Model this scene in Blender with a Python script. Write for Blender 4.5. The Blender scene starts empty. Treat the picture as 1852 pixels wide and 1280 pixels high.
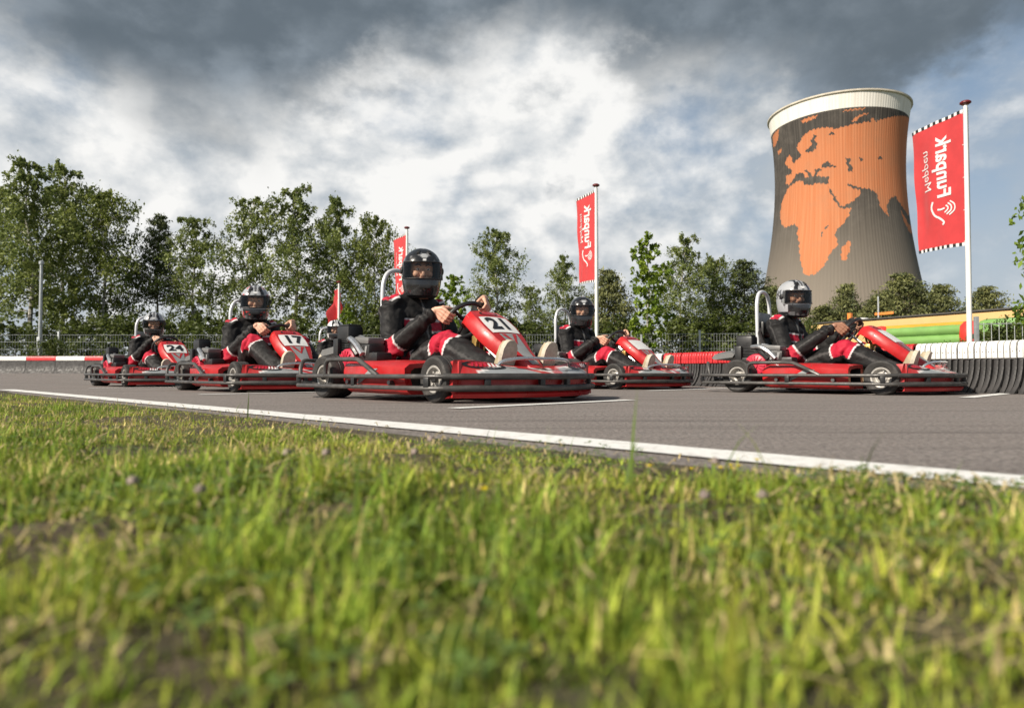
import bpy, bmesh, math, random
import numpy as np
from mathutils import Vector, Matrix, Euler, noise as mnoise

scene = bpy.context.scene
col = scene.collection
R = math.radians
rng = np.random.default_rng(11)
rnd = random.Random(7)

# ------------------------------------------------------------------ camera
FPX, CH, PITCH = 1250.0, 0.165, math.atan(34 / 1250.0)   # focal length in px of the 1852 px wide photo, lens height
cam_d = bpy.data.cameras.new('camera')
cam_d.sensor_width = 36.0
cam_d.lens = 36.0 * FPX / 1852.0
cam_d.clip_start, cam_d.clip_end = 0.02, 4000
cam_d.dof.use_dof = True
cam_d.dof.focus_distance = 4.7
cam_d.dof.aperture_fstop = 3.7
cam = bpy.data.objects.new('camera', cam_d)
cam.location = (0, 0, CH)
cam.rotation_euler = (R(90) + PITCH, 0, 0)
col.objects.link(cam)
scene.camera = cam

# ------------------------------------------------------------------ sun and sky
SUN_DIR = Vector((-0.66, -0.50, 0.56)).normalized()      # towards the sun
EXPO = 0.92
sun_d = bpy.data.lights.new('sun', 'SUN')
sun_d.energy = 3.7
sun_d.angle = R(3.0)
sun_d.color = (1.0, 0.91, 0.78)
sun = bpy.data.objects.new('sun', sun_d)
sun.rotation_euler = SUN_DIR.to_track_quat('Z', 'Y').to_euler()
sun.location = (-6, -6, 12)
col.objects.link(sun)
scene.view_settings.view_transform = 'Standard'
scene.view_settings.look = 'None'
scene.view_settings.exposure = EXPO
scene.view_settings.gamma = 1
scene.view_settings.use_curve_mapping = False
scene.cycles.max_bounces = 6
scene.cycles.transparent_max_bounces = 12
scene.cycles.use_denoising = True

world = bpy.data.worlds.new('World')
scene.world = world
world.use_nodes = True
world.cycles.sampling_method = 'MANUAL'
world.cycles.sample_map_resolution = 512


class NT:
    """small helper for writing node trees"""
    def __init__(self, tree):
        self.t = tree
        tree.nodes.clear()
    def n(self, kind, **kw):
        nd = self.t.nodes.new(kind)
        for k, v in kw.items():
            if k == 'ins':
                for i, val in v.items():
                    self.put(nd, i, val)
            else:
                setattr(nd, k, v)
        return nd
    def put(self, nd, i, val):
        s = nd.inputs[i]
        if isinstance(val, bpy.types.NodeSocket):
            self.t.links.new(val, s)
        else:
            s.default_value = val
    def math(self, op, a, b=0.0, c=0.0, clamp=False):
        nd = self.n('ShaderNodeMath', operation=op, use_clamp=clamp)
        self.put(nd, 0, a); self.put(nd, 1, b)
        if op in ('MULTIPLY_ADD', 'WRAP', 'COMPARE'):
            self.put(nd, 2, c)
        return nd.outputs[0]
    def step(self, x, a, b, to0=0.0, to1=1.0):
        nd = self.n('ShaderNodeMapRange', interpolation_type='SMOOTHSTEP')
        self.put(nd, 0, x); self.put(nd, 1, a); self.put(nd, 2, b); self.put(nd, 3, to0); self.put(nd, 4, to1)
        return nd.outputs[0]
    def mix(self, f, a, b, blend='MIX'):
        nd = self.n('ShaderNodeMix', data_type='RGBA', blend_type=blend)
        self.put(nd, 0, f)
        self.put(nd, 6, a if isinstance(a, bpy.types.NodeSocket) else (*a[:3], 1))
        self.put(nd, 7, b if isinstance(b, bpy.types.NodeSocket) else (*b[:3], 1))
        return nd.outputs[2]
    def noise(self, vec, scale, detail=4.0, rough=0.55, dist=0.0, out=0):
        nd = self.n('ShaderNodeTexNoise')
        if vec is not None:
            self.put(nd, 'Vector', vec)
        self.put(nd, 'Scale', scale); self.put(nd, 'Detail', detail)
        self.put(nd, 'Roughness', rough); self.put(nd, 'Distortion', dist)
        return nd.outputs[out]
    def vec(self, x, y, z):
        nd = self.n('ShaderNodeCombineXYZ')
        self.put(nd, 0, x); self.put(nd, 1, y); self.put(nd, 2, z)
        return nd.outputs[0]
    def vadd(self, a, b):
        nd = self.n('ShaderNodeVectorMath', operation='ADD')
        self.put(nd, 0, a); self.put(nd, 1, b)
        return nd.outputs[0]
    def dot(self, a, b):
        nd = self.n('ShaderNodeVectorMath', operation='DOT_PRODUCT')
        self.put(nd, 0, a); self.put(nd, 1, b)
        return nd.outputs['Value']


def pix_dir(px, py):
    a, b = (px - 926) / FPX, (640 - py) / FPX
    return Vector((a, math.cos(PITCH) - b * math.sin(PITCH), math.sin(PITCH) + b * math.cos(PITCH)))


def at(px, py, Y):
    d = pix_dir(px, py)
    return Vector((d.x / d.y * Y, Y, CH + d.z / d.y * Y))


def build_world():
    w = NT(world.node_tree)
    SKY = 0.10
    gen = w.n('ShaderNodeTexCoord').outputs['Generated']
    sep = w.n('ShaderNodeSeparateXYZ', ins={0: gen})
    x, y, z = sep.outputs
    den = w.math('ADD', w.math('MAXIMUM', z, 0.0), 0.30)
    p = w.vec(w.math('DIVIDE', x, den), w.math('DIVIDE', y, den), w.math('MULTIPLY', z, 0.7))
    sky = w.n('ShaderNodeTexSky', sky_type='NISHITA', sun_disc=False,
              sun_elevation=math.asin(SUN_DIR.z), sun_rotation=math.atan2(SUN_DIR.x, SUN_DIR.y),
              altitude=20, air_density=1.0, dust_density=0.6, ozone_density=1.5).outputs[0]
    k = 1.0 / (SKY * 2 ** EXPO)

    def c(r, g, b):
        return (r * k, g * k, b * k, 1)
    # the blue between the clouds
    blue = w.mix(0.78, sky, c(0.22, 0.30, 0.395))
    pale = w.mix(w.step(z, 0.02, 0.34), c(0.50, 0.555, 0.61), blue)
    # directions bent by turbulence, so that no cloud edge is smooth
    q = w.n('ShaderNodeVectorMath', operation='MULTIPLY', ins={0: gen, 1: (1.0, 1.0, 1.45)}).outputs[0]
    wz = w.n('ShaderNodeTexNoise', ins={'Vector': q, 'Scale': 4.2, 'Detail': 7.0, 'Roughness': 0.6})
    wv = w.n('ShaderNodeVectorMath', operation='MULTIPLY_ADD', ins={0: wz.outputs['Color'], 1: (0.42, 0.42, 0.34), 2: (-0.21, -0.21, -0.17)})
    gw = w.vadd(gen, wv.outputs[0])
    gw = w.n('ShaderNodeVectorMath', operation='NORMALIZE', ins={0: gw}).outputs[0]

    def blob(px, py, a0, a1):
        d = pix_dir(px, py).normalized()
        return w.step(w.dot(gw, tuple(d)), math.cos(R(a0)), math.cos(R(a1)))
    # sunlit cumulus: billows with shaded hearts
    n1 = w.noise(w.vadd(q, (3.1, 1.7, 0.0)), 3.9, 9, 0.55, 0.1)
    n1b = w.noise(w.vadd(q, (3.122, 1.712, -0.022)), 3.9, 9, 0.55, 0.1)
    qw = w.n('ShaderNodeVectorMath', operation='MULTIPLY_ADD', ins={0: wz.outputs['Color'], 1: (0.22, 0.22, 0.22), 2: q}).outputs[0]
    vor = w.n('ShaderNodeTexVoronoi', feature='F1', ins={'Vector': qw, 'Scale': 9.0, 'Detail': 1.0, 'Roughness': 0.5}).outputs['Distance']
    fine = w.math('ADD', w.math('MULTIPLY', w.noise(q, 10.0, 6, 0.55, 0.2), 0.65), w.math('MULTIPLY', w.math('SUBTRACT', 0.75, vor), 0.40))
    bank = w.math('MAXIMUM', blob(870, 210, 22, 4), w.math('MULTIPLY', blob(330, 310, 19, 3), 0.95))
    bank = w.math('MAXIMUM', bank, w.math('MULTIPLY', blob(120, 190, 13, 2), 0.6))
    bank = w.math('MAXIMUM', bank, w.math('MULTIPLY', blob(1250, 320, 12, 2), 0.5))
    dens = w.math('ADD', n1, w.math('MULTIPLY', bank, 0.24))
    cum = w.step(dens, 0.38, 0.66)
    lit = w.math('MULTIPLY_ADD', w.math('SUBTRACT', n1, n1b), 6.0, 0.40)
    lit = w.math('ADD', lit, w.math('MULTIPLY', w.math('SUBTRACT', fine, 0.5), 1.7))
    lit = w.math('ADD', lit, w.math('MULTIPLY', bank, 0.74), clamp=True)
    ccol = w.mix(lit, c(0.47, 0.52, 0.57), c(0.95, 0.945, 0.925))
    sky1 = w.mix(cum, pale, ccol)
    # small grey scud cloud hanging before the bright bank
    scud = w.math('MULTIPLY', blob(1045, 235, 5.5, 1.5), w.step(fine, 0.36, 0.52))
    sky1 = w.mix(w.math('MULTIPLY', scud, 0.75), sky1, c(0.34, 0.385, 0.43))
    # the dark rain deck overhead; it goes on behind the camera
    n2 = w.noise(w.vadd(q, (7.3, 4.2, 0.0)), 2.4, 7, 0.5, 0.1)
    deck = w.math('ADD', w.math('MULTIPLY', w.math('SUBTRACT', z, 0.415), 4.4), w.math('MULTIPLY', w.math('SUBTRACT', n2, 0.5), 1.25))
    deck = w.math('ADD', deck, w.math('MULTIPLY', blob(430, 90, 19, 4), 0.42))
    deck = w.math('ADD', deck, w.math('MULTIPLY', blob(1330, 110, 15, 4), 0.36))
    deck = w.math('ADD', deck, w.math('MULTIPLY', blob(900, 10, 9, 2), 0.30))
    deck = w.math('SUBTRACT', deck, w.math('MULTIPLY', blob(880, 190, 13, 3), 0.30))
    deck = w.math('ADD', deck, w.math('MULTIPLY', blob(1750, 60, 12, 3), 0.30))
    deck = w.math('SUBTRACT', deck, w.math('MULTIPLY', blob(1800, 250, 8, 3), 0.25))
    dmask = w.step(deck, -0.24, 0.40)
    shade = w.math('ADD', w.math('MULTIPLY', fine, 0.5), w.math('MULTIPLY', wz.outputs[0], 0.8))
    dcol = w.mix(w.step(shade, 0.42, 0.92), c(0.135, 0.168, 0.20), c(0.35, 0.405, 0.46))
    out = w.mix(dmask, sky1, dcol)
    low = w.step(z, -0.06, 0.0)
    out = w.mix(low, c(0.12, 0.12, 0.10), out)
    bg = w.n('ShaderNodeBackground', ins={0: out, 1: SKY})
    w.t.links.new(bg.outputs[0], w.n('ShaderNodeOutputWorld').inputs[0])


build_world()

# ------------------------------------------------------------------ materials
MATS = {}


def mat(name, color, rough=0.5, metal=0.0, var=0.0, vscale=20.0, bump=0.0, bscale=60.0, spec=0.5, coat=0.0,
        attr=None, translucent=0.0, dirt=0.0, dirt_col=(0.12, 0.09, 0.07), alpha=1.0, sheen=0.0):
    """procedural principled material: tint variation, fine relief, dirt with a noise shape"""
    if name in MATS:
        return MATS[name]
    m = bpy.data.materials.new(name)
    m.use_nodes = True
    t = NT(m.node_tree)
    b = t.n('ShaderNodeBsdfPrincipled')
    obj = t.n('ShaderNodeTexCoord').outputs['Object']
    if attr:
        base = t.n('ShaderNodeAttribute', attribute_name=attr).outputs['Color']
    else:
        base = t.n('ShaderNodeRGB').outputs[0]
        base.default_value = (*color, 1)
    if var:
        nz = t.noise(obj, vscale, 5, 0.6)
        f = t.step(nz, 0.3, 0.7, 1 - var, 1 + var)
        sc = t.n('ShaderNodeVectorMath', operation='SCALE', ins={0: base, 3: f})
        base = sc.outputs[0]
    if dirt:
        dz = t.noise(obj, vscale * 0.37 + 2.0, 7, 0.68)
        base = t.mix(t.math('MULTIPLY', t.step(dz, 0.48, 0.72), dirt), base, dirt_col)
    t.put(b, 'Base Color', base)
    rz = t.noise(obj, vscale * 1.7, 4, 0.6)
    t.put(b, 'Roughness', t.step(rz, 0.25, 0.75, max(0.03, rough - 0.08 - 0.3 * dirt * rough), min(1, rough + 0.08 + dirt * 0.2)))
    t.put(b, 'Metallic', metal)
    t.put(b, 'Specular IOR Level', spec)
    if coat:
        t.put(b, 'Coat Weight', coat); t.put(b, 'Coat Roughness', 0.08)
    if sheen:
        t.put(b, 'Sheen Weight', sheen)
    if alpha < 1:
        t.put(b, 'Alpha', alpha)
    if bump:
        bz = t.noise(obj, bscale, 5, 0.6)
        bn = t.n('ShaderNodeBump', ins={'Strength': bump, 'Distance': 0.01, 'Height': bz})
        t.put(b, 'Normal', bn.outputs[0])
    sh = b.outputs[0]
    if translucent:
        tr = t.n('ShaderNodeBsdfTranslucent', ins={0: base})
        mx = t.n('ShaderNodeMixShader', ins={0: translucent, 1: sh, 2: tr.outputs[0]})
        sh = mx.outputs[0]
    t.t.links.new(sh, t.n('ShaderNodeOutputMaterial').inputs[0])
    MATS[name] = m
    return m


# ------------------------------------------------------------------ mesh helpers
def frame_for(d):
    d = d.normalized()
    up = Vector((0, 0, 1)) if abs(d.z) < 0.95 else Vector((1, 0, 0))
    s = d.cross(up).normalized()
    return s, s.cross(d).normalized()


class MB:
    def __init__(self):
        self.v, self.f, self.m = [], [], []
    def add(self, verts, faces, mi=0):
        o = len(self.v)
        self.v += [tuple(p) for p in verts]
        self.f += [tuple(i + o for i in fc) for fc in faces]
        self.m += [mi] * len(faces)
        return self
    def box(self, c, s, rot=None, mi=0, bev=0.0):
        """box with chamfered edges"""
        hx, hy, hz = s[0] / 2, s[1] / 2, s[2] / 2
        if bev <= 0:
            vs = [Vector((sx * hx, sy * hy, sz * hz)) for sx in (-1, 1) for sy in (-1, 1) for sz in (-1, 1)]
            fs = [(0, 1, 3, 2), (4, 6, 7, 5), (0, 4, 5, 1), (2, 3, 7, 6), (0, 2, 6, 4), (1, 5, 7, 3)]
        else:
            bm = bmesh.new()
            bmesh.ops.create_cube(bm, size=1)
            for q in bm.verts:
                q.co = Vector((q.co.x * s[0], q.co.y * s[1], q.co.z * s[2]))
            bmesh.ops.bevel(bm, geom=bm.edges[:], offset=min(bev, min(s) * 0.45), segments=2, profile=0.6, affect='EDGES')
            bm.verts.index_update()
            vs = [q.co.copy() for q in bm.verts]
            fs = [[q.index for q in fc.verts] for fc in bm.faces]
            bm.free()
        if rot is not None:
            M = rot if isinstance(rot, Matrix) else Euler(rot).to_matrix()
            vs = [M @ q for q in vs]
        c = Vector(c)
        return self.add([q + c for q in vs], fs, mi)
    def tube(self, pts, r, seg=8, closed=False, mi=0, caps=True, squash=None):
        pts = [Vector(p) for p in pts]
        n = len(pts)
        rs = r if isinstance(r, (list, tuple)) else [r] * n
        vs, fs = [], []
        prev = None
        for i, p in enumerate(pts):
            if closed:
                d = pts[(i + 1) % n] - pts[i - 1]
            else:
                d = pts[min(i + 1, n - 1)] - pts[max(i - 1, 0)]
            d = d.normalized() if d.length > 1e-9 else Vector((0, 0, 1))
            if prev is None:
                s, u = frame_for(d)
            else:
                s = (prev - d * prev.dot(d))
                s = s.normalized() if s.length > 1e-6 else frame_for(d)[0]
                u = s.cross(d).normalized()
            prev = s
            for k in range(seg):
                a = 2 * math.pi * k / seg
                q = s * math.cos(a) * rs[i] + u * math.sin(a) * rs[i]
                if squash:
                    q.z *= squash
                vs.append(p + q)
        for i in range(n if closed else n - 1):
            j = (i + 1) % n
            for k in range(seg):
                k2 = (k + 1) % seg
                fs.append((i * seg + k, j * seg + k, j * seg + k2, i * seg + k2))
        if caps and not closed:
            fs.append(tuple(range(seg)))
            fs.append(tuple((n - 1) * seg + k for k in reversed(range(seg))))
        return self.add(vs, fs, mi)
    def lathe(self, prof, seg=24, axis='Z', c=(0, 0, 0), mi=0, M=None, caps=True):
        """prof: (radius, height) pairs"""
        vs, fs = [], []
        for (r, h) in prof:
            for k in range(seg):
                a = 2 * math.pi * k / seg
                p = Vector((r * math.cos(a), r * math.sin(a), h))
                if axis == 'Y':
                    p = Vector((p.x, p.z, p.y))
                elif axis == 'X':
                    p = Vector((p.z, p.x, p.y))
                if M is not None:
                    p = M @ p
                vs.append(p + Vector(c))
        for i in range(len(prof) - 1):
            for k in range(seg):
                k2 = (k + 1) % seg
                fs.append((i * seg + k, i * seg + k2, (i + 1) * seg + k2, (i + 1) * seg + k))
        if caps and prof[0][0] > 1e-5:
            fs.append(tuple(reversed(range(seg))))
        if caps and prof[-1][0] > 1e-5:
            fs.append(tuple((len(prof) - 1) * seg + k for k in range(seg)))
        return self.add(vs, fs, mi)
    def grid(self, fn, nu, nv, mi=0):
        vs = [fn(i / nu, j / nv) for i in range(nu + 1) for j in range(nv + 1)]
        fs = [(i * (nv + 1) + j, (i + 1) * (nv + 1) + j, (i + 1) * (nv + 1) + j + 1, i * (nv + 1) + j + 1)
              for i in range(nu) for j in range(nv)]
        return self.add(vs, fs, mi)
    def ball(self, c, r, seg=12, rings=8, mi=0, M=None):
        prof = [(math.sin(math.pi * i / rings), -math.cos(math.pi * i / rings)) for i in range(rings + 1)]
        rr = r if isinstance(r, (tuple, list)) else (r, r, r)
        S = Matrix.Diagonal(rr)
        return self.lathe(prof, seg, 'Z', c, mi, (M @ S) if M is not None else S)
    def extrude(self, poly, y0, y1, mi=0, tf=None):
        """prism of an (x, z) outline between two y"""
        n = len(poly)
        vs = [Vector((p[0], y0, p[1])) for p in poly] + [Vector((p[0], y1, p[1])) for p in poly]
        if tf:
            vs = [tf(q) for q in vs]
        fs = [tuple(range(n)), tuple(reversed(range(n, 2 * n)))]
        fs += [(i, i + n, (i + 1) % n + n, (i + 1) % n) for i in range(n)]
        return self.add(vs, fs, mi)
    def mesh(self, name, mats, smooth=True, angle=40):
        me = bpy.data.meshes.new(name)
        me.from_pydata(self.v, [], self.f)
        for mm in (mats if isinstance(mats, (list, tuple)) else [mats]):
            me.materials.append(mm)
        me.polygons.foreach_set('material_index', self.m)
        bm = bmesh.new(); bm.from_mesh(me)
        bmesh.ops.recalc_face_normals(bm, faces=bm.faces[:])
        bm.to_mesh(me); bm.free()
        if smooth:
            me.polygons.foreach_set('use_smooth', [True] * len(me.polygons))
            me.set_sharp_from_angle(angle=R(angle))
        me.update()
        return me
    def build(self, name, mats, parent=None, **kw):
        return obj(name, self.mesh(name, mats, **kw), parent)


def obj(name, me, parent=None):
    o = bpy.data.objects.new(name, me)
    col.objects.link(o)
    if parent is not None:
        o.parent = parent
    return o


def tag(o, label=None, cat=None, group=None, kind=None):
    if label: o['label'] = label
    if cat: o['category'] = cat
    if group: o['group'] = group
    if kind: o['kind'] = kind
    return o


def empty(name, loc=(0, 0, 0), rz=0.0, label=None, cat=None, group=None):
    o = bpy.data.objects.new(name, None)
    o.empty_display_size = 0.2
    col.objects.link(o)
    o.location = loc
    o.rotation_euler = (0, 0, rz)
    return tag(o, label, cat, group)


def copy_tree(o, parent=None):
    c = o.copy()
    col.objects.link(c)
    if parent is not None:
        c.parent = parent
    for ch in list(o.children):
        copy_tree(ch, c)
    return c


def fast_mesh(name, verts, faces, mats, colors=None, smooth=False, cname='tint'):
    """faces: (n,3) or (n,4) int array"""
    me = bpy.data.meshes.new(name)
    verts = np.asarray(verts, np.float32); faces = np.asarray(faces, np.int32)
    k = faces.shape[1]
    me.vertices.add(len(verts)); me.vertices.foreach_set('co', verts.ravel())
    me.loops.add(faces.size); me.loops.foreach_set('vertex_index', faces.ravel())
    me.polygons.add(len(faces))
    me.polygons.foreach_set('loop_start', np.arange(0, faces.size, k, dtype=np.int32))
    me.polygons.foreach_set('loop_total', np.full(len(faces), k, np.int32))
    if smooth:
        me.polygons.foreach_set('use_smooth', np.ones(len(faces), bool))
    for mm in (mats if isinstance(mats, (list, tuple)) else [mats]):
        me.materials.append(mm)
    me.update(calc_edges=True)
    if colors is not None:
        set_colors(me, colors, cname)
    me.validate()
    return me


def set_colors(me, colors, cname='tint'):
    a = me.color_attributes.new(cname, 'FLOAT_COLOR', 'POINT')
    c4 = np.ones((len(me.vertices), 4), np.float32)
    c4[:, :3] = colors
    a.data.foreach_set('color', c4.ravel())


def remeshed(mb, voxel, smooth_it=6, fac=0.5):
    """one continuous skin over overlapping closed shapes"""
    me = mb.mesh('raw', [], smooth=False)
    o = bpy.data.objects.new('raw', me); col.objects.link(o)
    rm = o.modifiers.new('r', 'REMESH'); rm.mode = 'VOXEL'; rm.voxel_size = voxel; rm.use_smooth_shade = True
    sm = o.modifiers.new('s', 'SMOOTH'); sm.factor = fac; sm.iterations = smooth_it
    dg = bpy.context.evaluated_depsgraph_get()
    out = bpy.data.meshes.new_from_object(o.evaluated_get(dg))
    bpy.data.objects.remove(o); bpy.data.meshes.remove(me)
    out.polygons.foreach_set('use_smooth', np.ones(len(out.polygons), bool))
    return out


def verts_of(me):
    a = np.empty(len(me.vertices) * 3, np.float32)
    me.vertices.foreach_get('co', a)
    return a.reshape(-1, 3)


def text_mesh(txt, size, bold=0.0, extrude=0.0):
    cu = bpy.data.curves.new('t', 'FONT')
    cu.body = txt; cu.size = size; cu.offset = bold; cu.extrude = extrude
    cu.align_x = 'CENTER'; cu.align_y = 'CENTER'; cu.resolution_u = 3
    o = bpy.data.objects.new('t', cu); col.objects.link(o)
    dg = bpy.context.evaluated_depsgraph_get()
    me = bpy.data.meshes.new_from_object(o.evaluated_get(dg))
    bpy.data.objects.remove(o); bpy.data.curves.remove(cu)
    return me


def smoothstep(a, b, x):
    t = np.clip((x - a) / (b - a), 0, 1)
    return t * t * (3 - 2 * t)


def lerp(a, b, t):
    return a + (b - a) * t


def catmull(pts, n=8, closed=False):
    pts = [Vector(p) for p in pts]
    out = []
    m = len(pts)
    for i in range(m if closed else m - 1):
        g = lambda k: pts[k % m] if closed else pts[max(0, min(m - 1, k))]
        p0, p1, p2, p3 = g(i - 1), g(i), g(i + 1), g(i + 2)
        for k in range(n):
            t = k / n
            out.append(0.5 * ((2 * p1) + (p2 - p0) * t + (2 * p0 - 5 * p1 + 4 * p2 - p3) * t * t + (3 * p1 - p0 - 3 * p2 + p3) * t ** 3))
    if not closed:
        out.append(pts[-1])
    return out
# ================================================================== THE SETTING
Q2 = math.sqrt(0.5)


def ST(s, t, z=0.0):
    """track coordinates: s along the driving direction, t across, away from the verge"""
    return Vector(((s + t) * Q2, (t - s) * Q2, z))


def gh(y):
    return 0.15 * float(smoothstep(9.5, 18.0, np.array(y)))


M_ASPHALT = None


def make_asphalt():
    m = bpy.data.materials.new('asphalt')
    m.use_nodes = True
    t = NT(m.node_tree)
    g = t.n('ShaderNodeTexCoord').outputs['Object']
    b = t.n('ShaderNodeBsdfPrincipled')
    agg = t.n('ShaderNodeTexVoronoi', ins={'Vector': g, 'Scale': 85.0})
    n1 = t.noise(g, 72, 6, 0.8)
    n2 = t.noise(g, 1.3, 6, 0.6)
    rot = t.n('ShaderNodeMapping', ins={0: g})
    rot.inputs['Rotation'].default_value = (0, 0, R(45))
    rot.inputs['Scale'].default_value = (0.25, 5.0, 1)
    n3 = t.noise(rot.outputs[0], 1.6, 5, 0.6)
    c = t.mix(t.step(n1, 0.36, 0.64), (0.098, 0.086, 0.080), (0.315, 0.280, 0.260))
    c = t.mix(t.math('MULTIPLY', t.step(agg.outputs['Distance'], 0.0, 0.32, 1, 0), 0.5), c, (0.30, 0.26, 0.235))
    c = t.mix(t.math('MULTIPLY', t.step(n2, 0.35, 0.75), 0.35), c, (0.165, 0.143, 0.132))
    c = t.mix(t.math('MULTIPLY', t.step(n3, 0.47, 0.75), 0.5), c, (0.06, 0.051, 0.048))
    t.put(b, 'Base Color', c)
    t.put(b, 'Roughness', t.step(n2, 0.3, 0.7, 0.72, 0.92))
    t.put(b, 'Specular IOR Level', 0.35)
    hgt = t.math('ADD', t.math('MULTIPLY', agg.outputs['Distance'], -0.8), t.math('MULTIPLY', n1, 0.8))
    t.put(b, 'Normal', t.n('ShaderNodeBump', ins={'Strength': 0.6, 'Distance': 0.005, 'Height': hgt}).outputs[0])
    t.t.links.new(b.outputs[0], t.n('ShaderNodeOutputMaterial').inputs[0])
    return m


def make_soil(name, a, b_, c_):
    m = bpy.data.materials.new(name)
    m.use_nodes = True
    t = NT(m.node_tree)
    g = t.n('ShaderNodeTexCoord').outputs['Object']
    b = t.n('ShaderNodeBsdfPrincipled')
    n1 = t.noise(g, 2.2, 6, 0.6)
    n2 = t.noise(g, 60, 6, 0.7)
    c = t.mix(t.step(n1, 0.38, 0.62), a, b_)
    c = t.mix(t.math('MULTIPLY', t.step(n2, 0.4, 0.68), 0.7), c, c_)
    t.put(b, 'Base Color', c); t.put(b, 'Roughness', 0.95)
    t.put(b, 'Normal', t.n('ShaderNodeBump', ins={'Strength': 0.8, 'Distance': 0.01, 'Height': n2}).outputs[0])
    t.t.links.new(b.outputs[0], t.n('ShaderNodeOutputMaterial').inputs[0])
    return m


M_ASPHALT = make_asphalt()
M_SOIL = make_soil('verge_soil', (0.055, 0.038, 0.024), (0.045, 0.050, 0.016), (0.13, 0.10, 0.06))
M_FIELD = make_soil('field_ground', (0.07, 0.09, 0.03), (0.05, 0.07, 0.022), (0.12, 0.11, 0.05))
M_LINE = mat('white_road_paint', (0.78, 0.78, 0.76), 0.6, var=0.06, vscale=60, bump=0.25, bscale=260, dirt=0.6, dirt_col=(0.36, 0.33, 0.30))

# ground reaching the horizon
xs = [-1500, -500, -150, -60, -30, -15, -8, -4, 0, 4, 8, 15, 30, 60, 150, 500, 1500]
ys = [-300, -40, -10, -4, 0, 4, 7, 9.5, 11, 12.5, 14, 15.5, 17, 18, 22, 30, 50, 100, 300, 900, 3000]
gv = [(x, y, gh(y) - 0.05) for y in ys for x in xs]
gf = [(j * len(xs) + i, j * len(xs) + i + 1, (j + 1) * len(xs) + i + 1, (j + 1) * len(xs) + i) for j in range(len(ys) - 1) for i in range(len(xs) - 1)]
tag(obj('ground', fast_mesh('ground', gv, gf, M_FIELD, smooth=True)), 'wide flat green ground reaching the horizon', 'ground', kind='structure')

# the foot line of the tyre barrier, from the right of the frame round to the far left
BAR = catmull([(6.4, -0.6, 0), (5.05, 3.2, 0), (4.0, 5.42, 0), (3.1, 7.2, 0), (2.18, 8.96, 0), (0.55, 11.4, 0), (-2.6, 14.6, 0), (-7.2, 17.2, 0),
               (-11, 18.0, 0), (-16, 18.2, 0), (-24, 18.4, 0), (-38, 18.6, 0)], 24)
blen = [0.0]
for i in range(1, len(BAR)):
    blen.append(blen[-1] + (BAR[i] - BAR[i - 1]).length)


def bar_at(d):
    d = max(0.0, min(blen[-1] - 1e-4, d))
    i = int(np.searchsorted(blen, d, side='right')) - 1
    i = min(i, len(BAR) - 2)
    t = (d - blen[i]) / (blen[i + 1] - blen[i])
    p = BAR[i].lerp(BAR[i + 1], t)
    tan = (BAR[i + 1] - BAR[i]).normalized()
    nrm = Vector((-tan.y, tan.x, 0))              # towards the track
    q = p.copy(); q.z = gh(p.y)
    return q, tan, nrm


def bar_dist_at_px(px):
    k = (px - 926) / FPX
    for i in range(len(BAR)):
        if BAR[i].y > 1 and BAR[i].x / BAR[i].y < k:
            return blen[i]
    return blen[-1]


# the asphalt: a ruled sheet between verge edge and barrier foot
edge = [ST(6.5, 1.06), ST(2, 1.06), ST(0, 1.06), ST(-3, 1.06), ST(-6, 1.06), ST(-8.5, 1.06)]
edge += [Vector((-9.4, 9.2, 0)), Vector((-15, 10.3, 0)), Vector((-25, 10.6, 0)), Vector((-38, 10.6, 0))]
edge = catmull(edge, 16)
el = [0.0]
for i in range(1, len(edge)):
    el.append(el[-1] + (edge[i] - edge[i - 1]).length)
tv, NA, NC = [], 130, 14
for i in range(NA + 1):
    k = i / NA
    de = k * el[-1]
    j = min(int(np.searchsorted(el, de, side='right')) - 1, len(edge) - 2)
    e = edge[j].lerp(edge[j + 1], (de - el[j]) / (el[j + 1] - el[j]))
    p, tan, nrm = bar_at(k * blen[-1])
    p = p - nrm * 0.25
    for c in range(NC + 1):
        q = Vector((e.x, e.y, 0)).lerp(Vector((p.x, p.y, 0)), c / NC)
        tv.append((q.x, q.y, gh(q.y)))
tf = [(i * (NC + 1) + c, (i + 1) * (NC + 1) + c, (i + 1) * (NC + 1) + c + 1, i * (NC + 1) + c + 1) for i in range(NA) for c in range(NC)]
tag(obj('race_track', fast_mesh('race_track', tv, tf, M_ASPHALT, smooth=True)), 'brown grey asphalt of the kart track', 'track', kind='structure')

# painted edge line and the short grid lines
mb = MB()
pts = [(s, 1.27) for s in np.linspace(3, -8.2, 60)]
n = len(pts)
vs = []
for i, (s, t) in enumerate(pts):
    w = 0.072 + 0.003 * math.sin(i * 2.1)
    vs += [ST(s, t - w, 0.004), ST(s, t + w, 0.004)]
mb.add(vs, [(2 * i, 2 * i + 1, 2 * i + 3, 2 * i + 2) for i in range(n - 1)])
tag(mb.build('edge_line', M_LINE, smooth=False), 'long white painted line along the edge of the asphalt', 'line', kind='structure')
for s, t0, t1 in ((-2.43, 2.05, 3.44), (-5.3, 2.0, 3.45), (-8.3, 2.0, 3.45), (-1.1, 5.3, 6.75), (-3.55, 5.3, 6.75)):
    mb = MB()
    mb.add([ST(s - 0.045, t0, 0.004), ST(s + 0.045, t0, 0.004), ST(s + 0.045, t1, 0.004), ST(s - 0.045, t1, 0.004)], [(0, 1, 2, 3)])
    tag(mb.build('grid_line', M_LINE, smooth=False), None, None, kind='structure')

# ------------------------------------------------------------------ verge and grass
def vnoise(x, y, sc, seed=0.0):
    return mnoise.noise(Vector((x * sc + seed, y * sc - seed, seed * 0.37)))


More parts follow.
